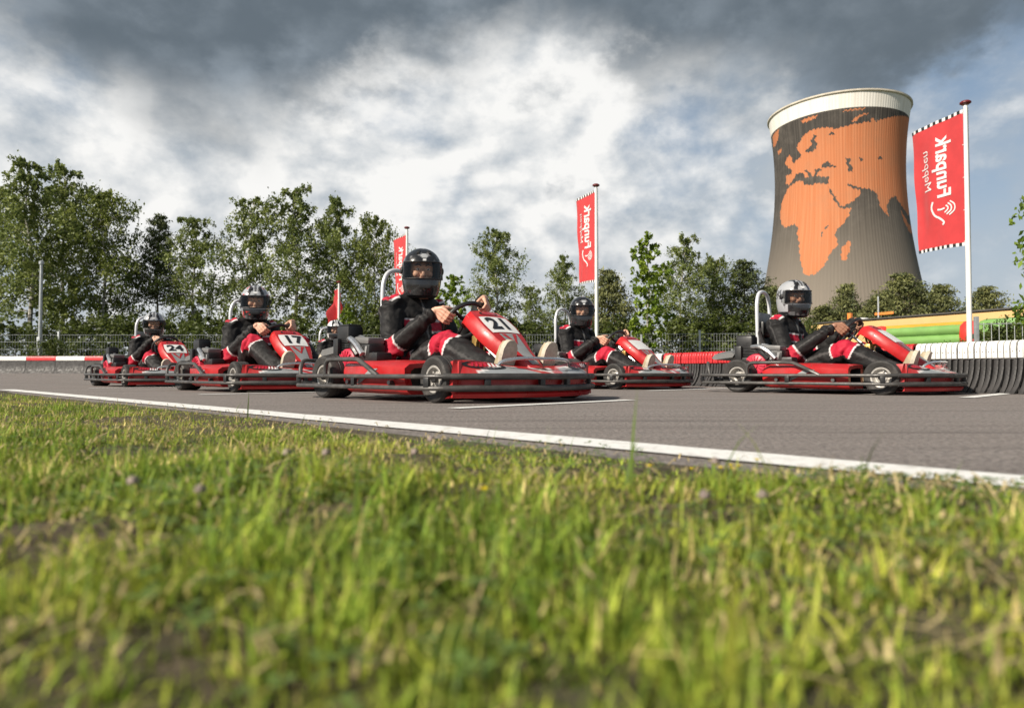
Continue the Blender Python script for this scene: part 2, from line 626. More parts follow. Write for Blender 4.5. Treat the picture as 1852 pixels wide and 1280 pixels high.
BARE = [(-0.72, 1.42, 0.17, 0.075), (-0.50, 0.64, 0.14, 0.05), (-1.9, 2.5, 0.25, 0.09), (-0.22, 0.72, 0.09, 0.03), (-0.36, 1.0, 0.08, 0.03), (0.42, 1.02, 0.10, 0.03), (0.18, 0.56, 0.05, 0.02), (-1.25, 1.9, 0.12, 0.05), (-0.05, 1.35, 0.10, 0.03)]


def bare_at(x, y):
    v = 0.0
    for (bx, by, ra, rb) in BARE:
        d = ((x - bx) / ra) ** 2 + ((y - by) / rb) ** 2
        v = max(v, 1.3 - d)
    return v


def verge_h(x, y):
    t = (x + y) * Q2
    e = float(smoothstep(1.17, 0.85, np.array(t)))
    return 0.001 + e * (0.010 + 0.026 * vnoise(x, y, 1.9, 3.1) + 0.016 * vnoise(x, y, 5.5, 8.2)) - 0.02 * float(smoothstep(1.10, 1.2, np.array(t)))


svals = np.concatenate([np.linspace(-16, -6, 40, endpoint=False), np.linspace(-6, 2.5, 170)])
tvals = np.concatenate([np.linspace(-8, -1.5, 10, endpoint=False), np.linspace(-1.5, 1.22, 60)])
vv = []
for s in svals:
    for t in tvals:
        p = ST(s, t)
        z = verge_h(p.x, p.y) + 0.006 * (vnoise(p.x, p.y, 14, 1.0) if t < 1.05 else 0)
        vv.append((p.x, p.y, z))
nt = len(tvals)
vf = [(i * nt + j, i * nt + j + 1, (i + 1) * nt + j + 1, (i + 1) * nt + j) for i in range(len(svals) - 1) for j in range(nt - 1)]
tag(obj('grass_verge', fast_mesh('grass_verge', vv, vf, M_SOIL, smooth=True)), 'bumpy soil bank under the grass beside the track', 'verge', kind='structure')


def leaf_material(name, rough=0.55, tr=0.35):
    return mat(name, (1, 1, 1), rough, attr='tint', translucent=tr, spec=0.35, var=0.12, vscale=30)


M_BLADE = leaf_material('grass_blade', 0.65, 0.35)


def blades(P, H, W, yaw, bend, C, seg=3):
    """P (n,3) roots; each blade a tapering curved strip"""
    n = len(P)
    dx, dy = np.cos(yaw), np.sin(yaw)
    sx, sy = -dy, dx
    V = np.zeros((n, 2 * seg + 1, 3), np.float32)
    CC = np.zeros((n, 2 * seg + 1, 3), np.float32)
    for k in range(seg + 1):
        f = k / seg
        w = W * (1 - f ** 1.8) * 0.5
        off = bend * H * f ** 1.9
        z = H * f * np.sqrt(np.clip(1 - 0.45 * (bend * f) ** 2, 0.05, 1))
        cx, cy, cz = P[:, 0] + dx * off, P[:, 1] + dy * off, P[:, 2] + z
        if k < seg:
            V[:, 2 * k] = np.stack([cx - sx * w, cy - sy * w, cz], 1)
            V[:, 2 * k + 1] = np.stack([cx + sx * w, cy + sy * w, cz], 1)
            CC[:, 2 * k] = CC[:, 2 * k + 1] = C
        else:
            V[:, 2 * seg] = np.stack([cx, cy, cz], 1)
            CC[:, 2 * seg] = C
    base = (np.arange(n) * (2 * seg + 1))[:, None]
    tri = []
    for k in range(seg - 1):
        a = 2 * k
        tri += [[a, a + 1, a + 3], [a, a + 3, a + 2]]
    a = 2 * (seg - 1)
    tri += [[a, a + 1, a + 2]]
    F = (base[:, :, None] + np.array(tri)[None]).reshape(-1, 3)
    return V.reshape(-1, 3), F, CC.reshape(-1, 3)


def scatter_grass():
    # more blades per square metre near the lens, fewer far off
    Ys = []
    zones = ((0.16, 0.5, 52000, 1.0), (0.5, 1.0, 44000, 1.0), (1.0, 1.9, 30000, 1.0), (1.9, 3.6, 15000, 1.0), (3.6, 6.5, 7000, 1.15), (6.5, 10.5, 2200, 1.4))
    X, Y, Wm = [], [], []
    for y0, y1, den, wm in zones:
        x0, x1 = -0.80 * y1 - 0.35, 0.80 * y1 + 0.35
        N = int((x1 - x0) * (y1 - y0) * den)
        x = rng.uniform(x0, x1, N); y = rng.uniform(y0, y1, N)
        t = (x + y) * Q2
        k = (t < 1.07 + 0.03 * np.sin(x * 9) + 0.02 * np.sin(y * 23)) & (np.abs(x) < 0.80 * y + 0.35) & (t > -0.9)
        X.append(x[k]); Y.append(y[k]); Wm.append(np.full(k.sum(), wm))
    X, Y, Wm = np.concatenate(X), np.concatenate(Y), np.concatenate(Wm)
    n = len(X)
    keep = np.ones(n, bool); hs = np.zeros(n); zz = np.zeros(n); lush = np.zeros(n); dry = np.zeros(n)
    u = rng.random(n)
    for i in range(n):
        x, y = float(X[i]), float(Y[i])
        c = vnoise(x, y, 6.5, 2.0) * 0.7 + vnoise(x, y, 17.0, 5.0) * 0.8
        b = bare_at(x, y)
        b = b + 0.8 * vnoise(x, y, 14.0, 9.0) if b > 0 else 0
        t = (x + y) * Q2
        p = 0.78 + 0.7 * c
        if b > 0.1:
            p *= 0.10
        p *= 1 - 0.75 * float(smoothstep(1.0, 1.16, np.array(t)))
        keep[i] = u[i] < p
        lush[i] = min(1.0, max(0.0, 0.42 + 1.3 * vnoise(x, y, 2.6, 7.0) + 0.35 * c + 0.30 * (y < 0.75)))
        dry[i] = min(1.0, max(0.0, 0.34 + 1.2 * vnoise(x, y, 3.1, 12.0) + 0.34 * float(smoothstep(0.7, 1.6, np.array(y)))))
        zz[i] = verge_h(x, y) - 0.004
    X, Y, zz, lush, dry, Wm = X[keep], Y[keep], zz[keep], lush[keep], dry[keep], Wm[keep]
    n = len(X)
    far = smoothstep(0.45, 1.6, Y)
    cl = np.array([vnoise(float(a), float(b), 15.0, 21.0) for a, b in zip(X, Y)])
    H = (0.007 + 0.019 * rng.random(n) ** 1.6) * np.clip(1 + 1.1 * cl, 0.35, 2.1) * (1 + 0.75 * lush) * (1.12 - 0.36 * far)
    H *= np.where(rng.random(n) < 0.02, 2.1, 1.0)
    H *= np.clip(0.45 + (Y - 0.16) * 2.0, 0.45, 1.0)
    tt = (X + Y) * Q2
    H *= 1 - 0.62 * smoothstep(0.72, 1.02, tt)
    W = (0.0013 + 0.0017 * rng.random(n)) * (1 + 0.35 * lush) * Wm * np.where(rng.random(n) < 0.05, 2.0, 1.0)
    yaw = rng.uniform(0, 2 * math.pi, n)
    bend = np.abs(rng.normal(0.55, 0.65, n)).clip(0, 1.9)
    g1 = np.array([0.185, 0.290, 0.036]); g2 = np.array([0.43, 0.45, 0.062]); g3 = np.array([0.62, 0.50, 0.20]); g4 = np.array([0.11, 0.205, 0.024])
    C = g1 + (g4 - g1) * (rng.random(n) * lush)[:, None]
    k = rng.random(n)[:, None]
    C = C + (g2 - C) * np.clip(k * 1.1 * (1.15 - 0.75 * lush[:, None]), 0, 1)
    isdry = rng.random(n) < (0.04 + 0.40 * dry * (1 - 0.5 * lush)) * (0.35 + 0.65 * smoothstep(0.4, 1.0, Y))
    C[isdry] = g3 * (0.6 + 0.6 * rng.random((isdry.sum(), 1)))
    C *= (0.5 + 1.0 * rng.random((n, 1))) * np.clip(1 + 0.5 * cl[:, None], 0.6, 1.5)
    return blades(np.stack([X, Y, zz], 1), H, W, yaw, bend, C)


V, F, C = scatter_grass()
tag(obj('grass', fast_mesh('grass', V, F, M_BLADE, C)), 'short patchy green and straw coloured grass on the verge', 'grass', kind='stuff')

# a few long blades standing over the lawn, each a countable stalk
TALL = [(1141, 925, 0.135, 0.0062, 0.10), (1132, 905, 0.075, 0.005, 0.5), (1030, 830, 0.055, 0.004, 0.25), (345, 770, 0.075, 0.006, 0.15), (448, 760, 0.10, 0.006, 0.06),
        (425, 745, 0.075, 0.004, 0.6), (892, 810, 0.055, 0.004, 0.2), (878, 806, 0.05, 0.004, 0.35), (195, 800, 0.055, 0.006, 0.2), (1720, 925, 0.05, 0.004, 0.3),
        (1480, 900, 0.05, 0.004, 0.2), (610, 830, 0.05, 0.005, 0.4), (262, 760, 0.06, 0.005, 0.3), (545, 780, 0.055, 0.005, 0.3)]
NTH = ['leftmost', 'second', 'third', 'fourth', 'fifth', 'sixth', 'seventh', 'eighth', 'ninth', 'tenth', 'eleventh', 'twelfth', 'thirteenth', 'rightmost']
for i, (px, py, h, w, bd) in enumerate(sorted(TALL)):
    d = pix_dir(px, py)
    k = -CH / d.z
    x, y = d.x * k, d.y * k
    P = np.array([[x, y, verge_h(x, y) - 0.004]])
    V, F, C = blades(P, np.array([h]), np.array([w]), np.array([rnd.uniform(-0.6, 0.9)]), np.array([bd]), np.array([[0.13, 0.20, 0.03]]) * rnd.uniform(0.8, 1.2), seg=6)
    tag(obj('grass_blade', fast_mesh('grass_blade', V, F, M_BLADE, C)), ('tallest broad blade of grass reaching up across the white edge line' if h > 0.12 else 'tall green blade over the mown grass, %s from the left' % NTH[i]), 'grass blade', 'tall grass blades over the lawn')

# clover, dry straw and small flowers
M_STRAW = leaf_material('dry_straw', 0.7, 0.15)
straw_P, straw_c = [], []
V_all, F_all, C_all, off = [], [], [], 0
for i in range(3200):
    y = rnd.uniform(0.35, 3.6); x = rnd.uniform(-0.75 * y, 0.75 * y)
    if rnd.random() < 0.12:
        x, y = rnd.uniform(0.30, 0.75), rnd.uniform(0.72, 1.0)
    if (x + y) * Q2 > 1.12:
        continue
    L, a = (rnd.uniform(0.03, 0.09) if i % 9 == 0 else rnd.uniform(0.008, 0.03)), rnd.uniform(0, math.pi)
    z = verge_h(x, y) + rnd.uniform(0.004, 0.022)
    w = rnd.uniform(0.0008, 0.0016)
    dx, dy, dz = math.cos(a) * L / 2, math.sin(a) * L / 2, rnd.uniform(-0.2, 0.2) * L
    sx, sy = -math.sin(a) * w, math.cos(a) * w
    V_all += [(x - dx - sx, y - dy - sy, z - dz), (x - dx + sx, y - dy + sy, z - dz), (x + sx, y + sy, z + 0.006), (x - sx, y - sy, z + 0.006), (x + dx + sx, y + dy + sy, z + dz), (x + dx - sx, y + dy - sy, z + dz)]
    F_all += [(off, off + 1, off + 2, off + 3), (off + 3, off + 2, off + 4, off + 5)]
    cc = rnd.uniform(0.6, 1.15)
    C_all += [(0.50 * cc, 0.40 * cc, 0.20 * cc)] * 6
    off += 6
tag(obj('straw', fast_mesh('straw', V_all, F_all, M_STRAW, C_all)), 'loose dry straw lying in the verge grass', 'straw', kind='stuff')

V_all, F_all, C_all, off = [], [], [], 0
for (cx, cy, rad, num) in ((-0.32, 0.78, 0.20, 260), (0.50, 0.86, 0.16, 200), (-0.9, 1.5, 0.25, 160), (0.05, 1.2, 0.22, 160), (-0.1, 0.5, 0.18, 160), (0.25, 0.6, 0.15, 120)):
    for i in range(num):
        a, r = rnd.uniform(0, 6.28), rad * math.sqrt(rnd.random())
        x, y = cx + r * math.cos(a), cy + r * math.sin(a)
        if (x + y) * Q2 > 1.1:
            continue
        z = verge_h(x, y) + rnd.uniform(0.008, 0.026)
        b = rnd.uniform(0, 6.28); tl = rnd.uniform(-0.35, 0.35); sz = rnd.uniform(0.0045, 0.0085)
        cc = rnd.uniform(0.75, 1.25)
        for k in range(3):
            aa = b + k * 2.094
            ux, uy = math.cos(aa), math.sin(aa)
            V_all += [(x, y, z), (x + sz * (ux * 0.8 - uy * 0.6), y + sz * (uy * 0.8 + ux * 0.6), z + sz * (0.25 + tl * ux)), (x + sz * ux * 1.25, y + sz * uy * 1.25, z + sz * (0.15 + tl * ux * 1.3)),
                      (x + sz * (ux * 0.8 + uy * 0.6), y + sz * (uy * 0.8 - ux * 0.6), z + sz * (0.25 + tl * ux))]
            F_all.append((off, off + 1, off + 2, off + 3)); off += 4
            C_all += [(0.15 * cc, 0.23 * cc, 0.06 * cc)] * 4
tag(obj('clover', fast_mesh('clover', V_all, F_all, M_BLADE, C_all)), 'low patches of three leaved clover in the grass', 'clover', kind='stuff')

M_FLOWER = mat('clover_blossom', (0.50, 0.40, 0.37), 0.8, var=0.2, vscale=400, bump=0.6, bscale=700)
M_YEL = mat('yellow_petal', (0.85, 0.66, 0.02), 0.6, translucent=0.3)
M_STEM = mat('flower_stem', (0.10, 0.17, 0.04), 0.6)


def flower(px, py, kind, h):
    d = pix_dir(px, py); k = -CH / d.z
    x, y = d.x * k, d.y * k
    z = verge_h(x, y)
    root = empty('clover_flower' if kind == 'w' else 'yellow_flower', (x, y, z))
    MB().tube([(0, 0, 0), (0.003, 0.001, h * 0.5), (0.004, 0.003, h)], 0.0008, 5).build('stem', M_STEM, root)
    mb = MB()
    if kind == 'w':
        for i in range(46):
            a, e = i * 2.4, math.asin(max(-0.6, 1 - 1.6 * i / 45))
            dv = Vector((math.cos(a) * math.cos(e), math.sin(a) * math.cos(e), math.sin(e)))
            s, u = frame_for(dv)
            c = Vector((0.004, 0.003, h)) + dv * 0.0025
            mb.add([c - s * 0.0010, c + dv * 0.0040 - u * 0.0007, c + s * 0.0010, c + dv * 0.0040 + u * 0.0007], [(0, 1, 2, 3)])
        mb.ball((0.004, 0.003, h), 0.003, 8, 6)
        mb.build('blossom', M_FLOWER, root)
    else:
        c = Vector((0.004, 0.003, h))
        for i in range(5):
            a = i * 1.2566
            r, s = Vector((math.cos(a), math.sin(a), 0.35)), Vector((-math.sin(a), math.cos(a), 0))
            mb.add([c, c + r * 0.004 + s * 0.0026, c + r * 0.0065, c + r * 0.004 - s * 0.0026], [(0, 1, 2, 3)])
        mb.ball(c, 0.0016, 6, 4)
        mb.build('blossom', M_YEL, root)
    return root


ORD = ['first', 'second', 'third', 'fourth', 'fifth', 'sixth', 'seventh', 'eighth', 'ninth', 'tenth', 'eleventh', 'twelfth', 'thirteenth', 'fourteenth', 'fifteenth']
for i, (px, py) in enumerate(sorted(((775, 850), (745, 872), (512, 892), (583, 892), (230, 960), (352, 965), (1270, 960), (1375, 960), (1290, 905)))):
    tag(flower(px, py, 'w', rnd.uniform(0.02, 0.032)), 'pale pink clover flower in the grass, %s from the left' % ORD[i], 'flower', 'clover flowers in the grass')
for i, (px, py) in enumerate(sorted(((1246, 868), (1290, 872), (1318, 870), (1300, 885), (1320, 890), (1170, 885), (1366, 866), (868, 950), (1285, 862), (1332, 878)))):
    tag(flower(px, py, 'y', rnd.uniform(0.02, 0.03)), 'tiny yellow flower near the white edge line, %s from the left' % ORD[i], 'flower', 'yellow flowers near the edge line')

# ------------------------------------------------------------------ tyre barrier
M_RUBBER = mat('barrier_rubber', (0.030, 0.028, 0.028), 0.62, var=0.35, vscale=9, bump=0.3, bscale=70, dirt=0.4, dirt_col=(0.06, 0.055, 0.05))
M_CAPW = mat('barrier_white', (0.74, 0.73, 0.70), 0.5, var=0.06, vscale=15, dirt=0.3, dirt_col=(0.42, 0.39, 0.35), bump=0.1)
M_CAPR = mat('barrier_red', (0.58, 0.030, 0.035), 0.42, var=0.12, vscale=15, dirt=0.25, dirt_col=(0.3, 0.05, 0.05), bump=0.1)
M_BOLT = mat('dark_bolt', (0.03, 0.03, 0.03), 0.5, 0.6)


def slat_mesh(w):
    prof = [(0.135, 0.0), (0.085, 0.055), (0.05, 0.12), (0.03, 0.20), (0.02, 0.31)]
    mb = MB()
    n = len(prof)
    vs = []
    for (o, z) in prof:
        vs += [(-w / 2, o - 0.006, z), (0, o, z), (w / 2, o - 0.006, z), (w / 2, o - 0.03, z), (-w / 2, o - 0.03, z)]
    fs = []
    for i in range(n - 1):
        for k in range(5):
            fs.append((i * 5 + k, i * 5 + (k + 1) % 5, (i + 1) * 5 + (k + 1) % 5, (i + 1) * 5 + k))
    fs.append((0, 1, 2, 3, 4))
    mb.add(vs, fs)
    return mb.mesh('slat', M_RUBBER)


def cap_mesh(w, m):
    prof = [(0.035, 0.285), (0.036, 0.37), (0.026, 0.405), (0.0, 0.423), (-0.06, 0.425), (-0.16, 0.415)]
    mb = MB()
    vs = []
    for (o, z) in prof:
        dz = -0.012
        vs += [(-w / 2, o - 0.006, z), (-w * 0.32, o, z), (w * 0.32, o, z), (w / 2, o - 0.006, z), (w / 2, o - 0.022, z + dz), (-w / 2, o - 0.022, z + dz)]
    fs = []
    for i in range(len(prof) - 1):
        for k in range(6):
            fs.append((i * 6 + k, i * 6 + (k + 1) % 6, (i + 1) * 6 + (k + 1) % 6, (i + 1) * 6 + k))
    fs += [tuple(range(6)), tuple(30 + k for k in reversed(range(6)))]
    mb.add(vs, fs)
    mb.lathe([(0.0042, 0), (0.0042, 0.002), (0.0, 0.003)], 6, 'Y', (0, 0.036, 0.335), 1)
    return mb.mesh('slat_cap', [m, M_BOLT])


PITCH_SLAT = 0.046
ME_SLAT = slat_mesh(0.034)
ME_CAP = {'w': cap_mesh(0.037, M_CAPW), 'r': cap_mesh(0.037, M_CAPR)}
d_1660, d_1345, d_1208 = bar_dist_at_px(1660), bar_dist_at_px(1345), bar_dist_at_px(1208)
dm = (d_1660 + d_1345) / 2
sections = [(0.9, d_1660, 'w', 'white topped barrier section at the right edge of the picture'),
            (d_1660, dm, 'r', 'red topped barrier section behind the kart of the driver in silver helmet'),
            (dm, d_1345, 'w', 'white topped barrier section hidden behind the right hand driver'),
            (d_1345, d_1208, 'r', 'red topped barrier section between the two right hand karts'),
            (d_1208, d_1208 + 0.95, 'w', 'white topped barrier section behind the nose of the middle kart')]
for (a, b, colr, lab) in sections:
    p0, tan, nrm = bar_at((a + b) / 2)
    root = empty('tyre_barrier', p0, 0, lab, 'barrier', 'red and white barrier sections along the track')
    num = int((b - a) / PITCH_SLAT)
    for i in range(num):
        p, tan, nrm = bar_at(a + (i + 0.5) * PITCH_SLAT)
        ang = math.atan2(nrm.y, nrm.x) - math.pi / 2
        for nm, me in (('slat', ME_SLAT), ('slat_cap', ME_CAP[colr])):
            o = obj(nm, me, root)
            o.location = p - p0
            o.rotation_euler = (rnd.uniform(-0.025, 0.025), 0, ang + rnd.uniform(-0.03, 0.03))
            if nm == 'slat':
                o.scale = (rnd.uniform(0.93, 1.05), rnd.uniform(0.85, 1.2), 1)
    # the backing that closes the gaps
    mb = MB()
    steps = 10
    vs = []
    for i in range(steps + 1):
        p, tan, nrm = bar_at(a + (b - a) * i / steps)
        for (o, z) in ((-0.02, 0.0), (-0.02, 0.40), (-0.16, 0.40), (-0.16, 0.0)):
            vs.append(p - p0 + nrm * o + Vector((0, 0, z)))
    fs = [(i * 4 + k, i * 4 + (k + 1) % 4, i * 4 + 4 + (k + 1) % 4, i * 4 + 4 + k) for i in range(steps) for k in range(4)]
    mb.add(vs, fs + [(0, 1, 2, 3), tuple(steps * 4 + k for k in (3, 2, 1, 0))])
    mb.build('backing', M_RUBBER, root, smooth=False)

# farther on the single strips cannot be told apart: each section is a folded rubber wall with a coloured cap
d = d_1208 + 0.95
cidx = 0
names = {'r': 'red', 'w': 'white'}
far_d = bar_dist_at_px(167)
bounds = []
while d < blen[-1] - 1.2:
    L = 1.15 if d < far_d - 4 else 0.80
    bounds.append((d, d + L)); d += L
for (a, b) in bounds:
    colr = 'rw'[cidx % 2]; cidx += 1
    p0, tan, nrm = bar_at((a + b) / 2)
    px_mid = 926 + FPX * p0.x / p0.y
    if px_mid < -140:
        break
    root = empty('tyre_barrier', p0, 0, '%s far %s topped barrier section counting left from the middle kart' % (ORD[(cidx - 1) // 2], names[colr]), 'barrier', 'far %s topped barrier sections on the bend' % names[colr])
    prof_w = [(0.10, 0.0), (0.05, 0.08), (0.02, 0.2), (0.015, 0.35)]
    prof_c = [(0.03, 0.335), (0.034, 0.40), (0.02, 0.44), (-0.06, 0.45), (-0.16, 0.44), (-0.16, 0.32)]
    for nm, prof, mm in (('rubber_wall', prof_w, M_RUBBER), ('cap', prof_c, M_CAPR if colr == 'r' else M_CAPW)):
        mb = MB(); vs = []
        steps = 24
        for i in range(steps + 1):
            p, tan, nrm = bar_at(a + (b - a - (0.012 if nm == 'cap' else 0)) * i / steps)
            for (o, z) in prof:
                rip = 0.012 * (i % 2) if nm == 'rubber_wall' else 0
                vs.append(p - p0 + nrm * (o + rip) + Vector((0, 0, z)))
        k = len(prof)
        mb.add(vs, [(i * k + j, i * k + j + 1, (i + 1) * k + j + 1, (i + 1) * k + j) for i in range(steps) for j in range(k - 1)])
        if nm == 'cap':
            mb.f += [tuple(range(k)), tuple(steps * k + j for j in reversed(range(k)))]; mb.m += [0, 0]
        mb.build(nm, mm, root)

# ------------------------------------------------------------------ mesh fences
M_GALV = mat('galvanised_steel', (0.40, 0.42, 0.43), 0.45, 0.55, var=0.15, vscale=8)
M_DKST = mat('dark_fence_steel', (0.045, 0.05, 0.055), 0.5, 0.4)


def fence(a, b, h, post_step, bar, label, wire=0.0045, cross=(0.02, 0.35, 0.65, 0.98), material=None, post_r=0.035, extra=0.12, group=None):
    material = material or M_GALV
    a, b = Vector(a), Vector(b)
    L = (b - a).length
    tan = (b - a).normalized()
    root = empty('mesh_fence', a, 0, label, 'fence', group)
    n = max(1, int(round(L / post_step)))
    step = L / n
    for i in range(n + 1):
        p = tan * (i * step)
        MB().box(p + Vector((0, 0, (h + extra) / 2)), (post_r * 2, post_r * 2, h + extra), bev=0.008).build('post', material, root)
    for i in range(n):
        mb = MB()
        nb = int(step / bar)
        for k in range(1, nb):
            p = tan * (i * step + k * step / nb)
            mb.tube([p + Vector((0, 0, 0.05)), p + Vector((0, 0, h))], wire, 4, caps=False)
        for c in cross:
            p = tan * (i * step + 0.04) + Vector((0, 0, 0.05 + (h - 0.05) * c)); q = tan * ((i + 1) * step - 0.04) + Vector((0, 0, 0.05 + (h - 0.05) * c))
            mb.tube([p, q], wire * 1.7, 4, caps=False)
        mb.build('wire_panel', material, root, smooth=False)
    return root


g26 = gh(26)
fence((-24, 26, g26), (-3.2, 26.0, g26), 1.45, 3.25, 0.10, 'grey wire mesh fence behind the far left barrier and karts', cross=(0.01, 0.2, 0.4, 0.6, 0.8, 0.99))
fence((-2.9, 26.2, g26), (9.3, 25.0, g26), 1.45, 2.6, 0.10, 'grey wire mesh fence below the trees right of the middle', cross=(0.01, 0.2, 0.4, 0.6, 0.8, 0.99))
fence((9.15, 13.6, gh(13.6)), (12.2, 12.0, gh(12)), 1.08, 1.9, 0.115, 'dark bar fence beside the inflatable at the right edge', wire=0.006, cross=(0.02, 0.35, 0.97), material=M_GALV)
# two shorter posts near the end of the right fence
for px, top in ((1324, 632), (1160, 606)):
    p = at(px, top, 21.5)
    tag(MB().tube([(p.x, p.y, gh(p.y) - 0.03), (p.x, p.y, p.z)], 0.035, 8).tube([(p.x, p.y, p.z), (p.x, p.y, p.z + 0.02)], 0.045, 8).build('steel_post', M_GALV),
        'short grey steel post %s' % ('near the yellow building corner' if px > 1300 else 'before the fence right of the bright sapling'), 'post')

# lamp post behind the far left fence
p = at(75, 478, 25.0)
lp = empty('lamp_post', (p.x, p.y, g26), 0, 'slim grey lamp post before the birches at the far left', 'lamp post')
hgt = p.z - g26
MB().tube([(0, 0, -0.05), (0, 0, 1.0), (0, 0, hgt)], [0.075, 0.07, 0.05], 10).build('pole', M_GALV, lp)
MB().lathe([(0.05, -0.02), (0.085, 0.0), (0.085, 0.10), (0.03, 0.14), (0.0, 0.14)], 12, 'Z', (0, 0, hgt)).build('lamp_head', M_GALV, lp)
MB().box((0.0, -0.08, 1.1), (0.12, 0.05, 0.4), bev=0.01).build('hatch', M_GALV, lp)
# ================================================================== COOLING TOWER
LAND = [[[-36.8,108.8],[-33.1,110.9],[-28.5,113.3],[-22.3,114.9],[-13.9,114.9],[-6.9,114.4],[-0.9,113.1],[2.5,113.6],[8.5,113.9],[11.9,114.7],[17.1,114.5],[22.4,115.4],[26.1,115.1],[27.8,117.1],[30.8,116.4],[31.5,114.8],[33.8,116.2],[37.9,116.6],[44.6,117.9],[52.2,119.0],[65.9,120.5],[87.7,122.3],[87.3,119.9],[86.0,107.7],[84.6,85.7],[84.4,79.5],[78.6,75.6],[71.5,74.1],[66.4,75.7],[59.3,78.2],[54.8,80.0],[52.3,82.1],[45.3,80.4],[41.1,77.2],[40.0,74.3],[38.1,73.5],[35.3,75.0],[33.3,79.0],[31.3,82.6],[25.7,84.5],[20.2,84.6],[14.9,85.4],[9.7,86.9],[7.2,88.0],[8.0,86.4],[11.4,84.8],[17.5,84.1],[18.2,82.6],[14.6,80.1],[7.6,77.8],[3.4,76.5],[0.9,77.6],[-1.6,80.8],[-5.0,84.1],[-7.9,86.6],[-7.6,85.4],[-4.2,81.0],[-0.8,77.7],[2.5,75.7],[9.5,75.7],[8.2,72.7],[3.1,68.3],[-2.3,65.3],[-2.6,62.4],[-0.8,60.3],[-1.1,58.3],[-6.5,55.0],[-8.0,52.0],[-11.7,48.6],[-16.2,45.8],[-23.4,45.5],[-25.8,47.0],[-28.9,52.9],[-31.3,58.3],[-31.2,62.0],[-34.3,65.9],[-34.1,70.1],[-38.2,71.6],[-50.0,71.1],[-56.7,74.8],[-59.3,79.4],[-57.5,84.6],[-49.9,89.5],[-45.5,91.1],[-36.4,92.5],[-31.8,92.0],[-29.6,90.1],[-22.4,88.8],[-18.5,89.4],[-8.5,88.0],[-7.6,89.5],[-6.7,91.4],[-12.9,91.8],[-17.6,92.9],[-16.6,94.4],[-12.9,95.5],[-16.6,96.2],[-20.0,95.8],[-18.9,93.4],[-20.8,92.8],[-23.4,94.6],[-26.8,96.6],[-29.6,97.4],[-28.1,95.9],[-24.4,93.4],[-26.9,92.6],[-31.8,96.1],[-35.2,96.1],[-38.9,96.0],[-40.7,94.1],[-42.8,93.2],[-47.0,91.8],[-51.1,93.4],[-51.1,97.2],[-42.8,96.8],[-44.1,99.4],[-48.3,101.1],[-41.2,101.6],[-36.2,103.0],[-31.5,103.4],[-33.6,105.8]],[[-49.4,105.5],[-44.9,106.4],[-42.3,104.4],[-41.2,101.6],[-46.8,101.2],[-49.9,101.6],[-52.0,103.2],[-51.2,104.4]],[[-65.2,111.4],[-56.9,111.6],[-56.6,109.9],[-62.8,109.5]],[[-74.1,120.7],[-57.0,121.5],[-61.4,116.7],[-69.5,114.9],[-76.2,115.5]],[[-30.5,120.7],[-22.5,121.0],[-15.2,121.0],[-17.1,119.8],[-27.7,119.1]],[[11.0,115.7],[15.3,118.0],[20.4,119.0],[26.7,119.3],[18.7,117.9],[14.5,115.6]],[[3.5,121.0],[10.1,121.3],[22.0,121.5],[20.3,120.7],[5.1,120.6]],[[1.1,52.1],[1.9,57.1],[5.1,59.5],[8.6,60.4],[8.1,56.9],[4.8,51.4],[2.5,51.0]],[[39.3,74.3],[41.9,73.7],[41.0,72.1],[39.4,72.6]],[[57.2,75.5],[66.3,71.5],[77.6,66.1],[69.4,65.6],[61.2,70.1]],[[70.3,69.8],[83.9,69.9],[83.7,64.2],[77.6,65.4]],[[83.4,54.2],[83.3,51.2],[83.2,47.3],[83.3,50.0]]]
SEA = [[[-27.8,105.0],[-22.1,104.7],[-17.8,105.8],[-16.7,107.9],[-18.7,109.9],[-17.4,112.0],[-19.6,112.3],[-22.3,109.9],[-21.9,107.8],[-25.0,106.6],[-28.6,105.6]],[[-7.3,111.9],[-4.4,112.0],[-1.8,111.0],[-4.4,110.6],[-6.7,111.0]],[[-13.2,97.6],[-10.1,98.9],[-6.5,98.0],[-5.7,96.9],[-1.8,96.4],[-1.5,95.5],[-7.5,96.0],[-13.2,96.1]],[[5.9,98.9],[9.2,99.4],[10.4,98.0],[9.4,96.5],[11.9,94.9],[12.4,92.8],[8.7,92.7],[7.6,95.8]],[[17.0,98.8],[19.4,99.1],[20.3,97.7],[17.9,97.3]],[[-10.4,68.1],[-8.2,68.2],[-8.3,66.9],[-10.2,67.1]],[[-14.0,65.7],[-13.0,65.6],[-11.9,63.2],[-12.7,63.3]],[[33.5,99.2],[37.8,99.8],[38.5,98.8],[34.6,98.1]]]
TD, TAZ = 382.0, R(25.42)
TC = Vector((TD * math.sin(TAZ), TD * math.cos(TAZ), 0))
TH = 0.34 * TD
TPROF = np.poly1d([-3.814887876789979e-08, 2.1473834578520658e-05, -0.0016116261676920576, -0.15683540012659772, 43.92994870576043])


def in_poly(a, h, poly):
    poly = np.array(poly)
    ins = np.zeros(a.shape, bool)
    j = len(poly) - 1
    for i in range(len(poly)):
        xi, yi = poly[i]; xj, yj = poly[j]
        c = ((yi > h) != (yj > h)) & (a < (xj - xi) * (h - yi) / (yj - yi + 1e-12) + xi)
        ins ^= c
        j = i
    return ins


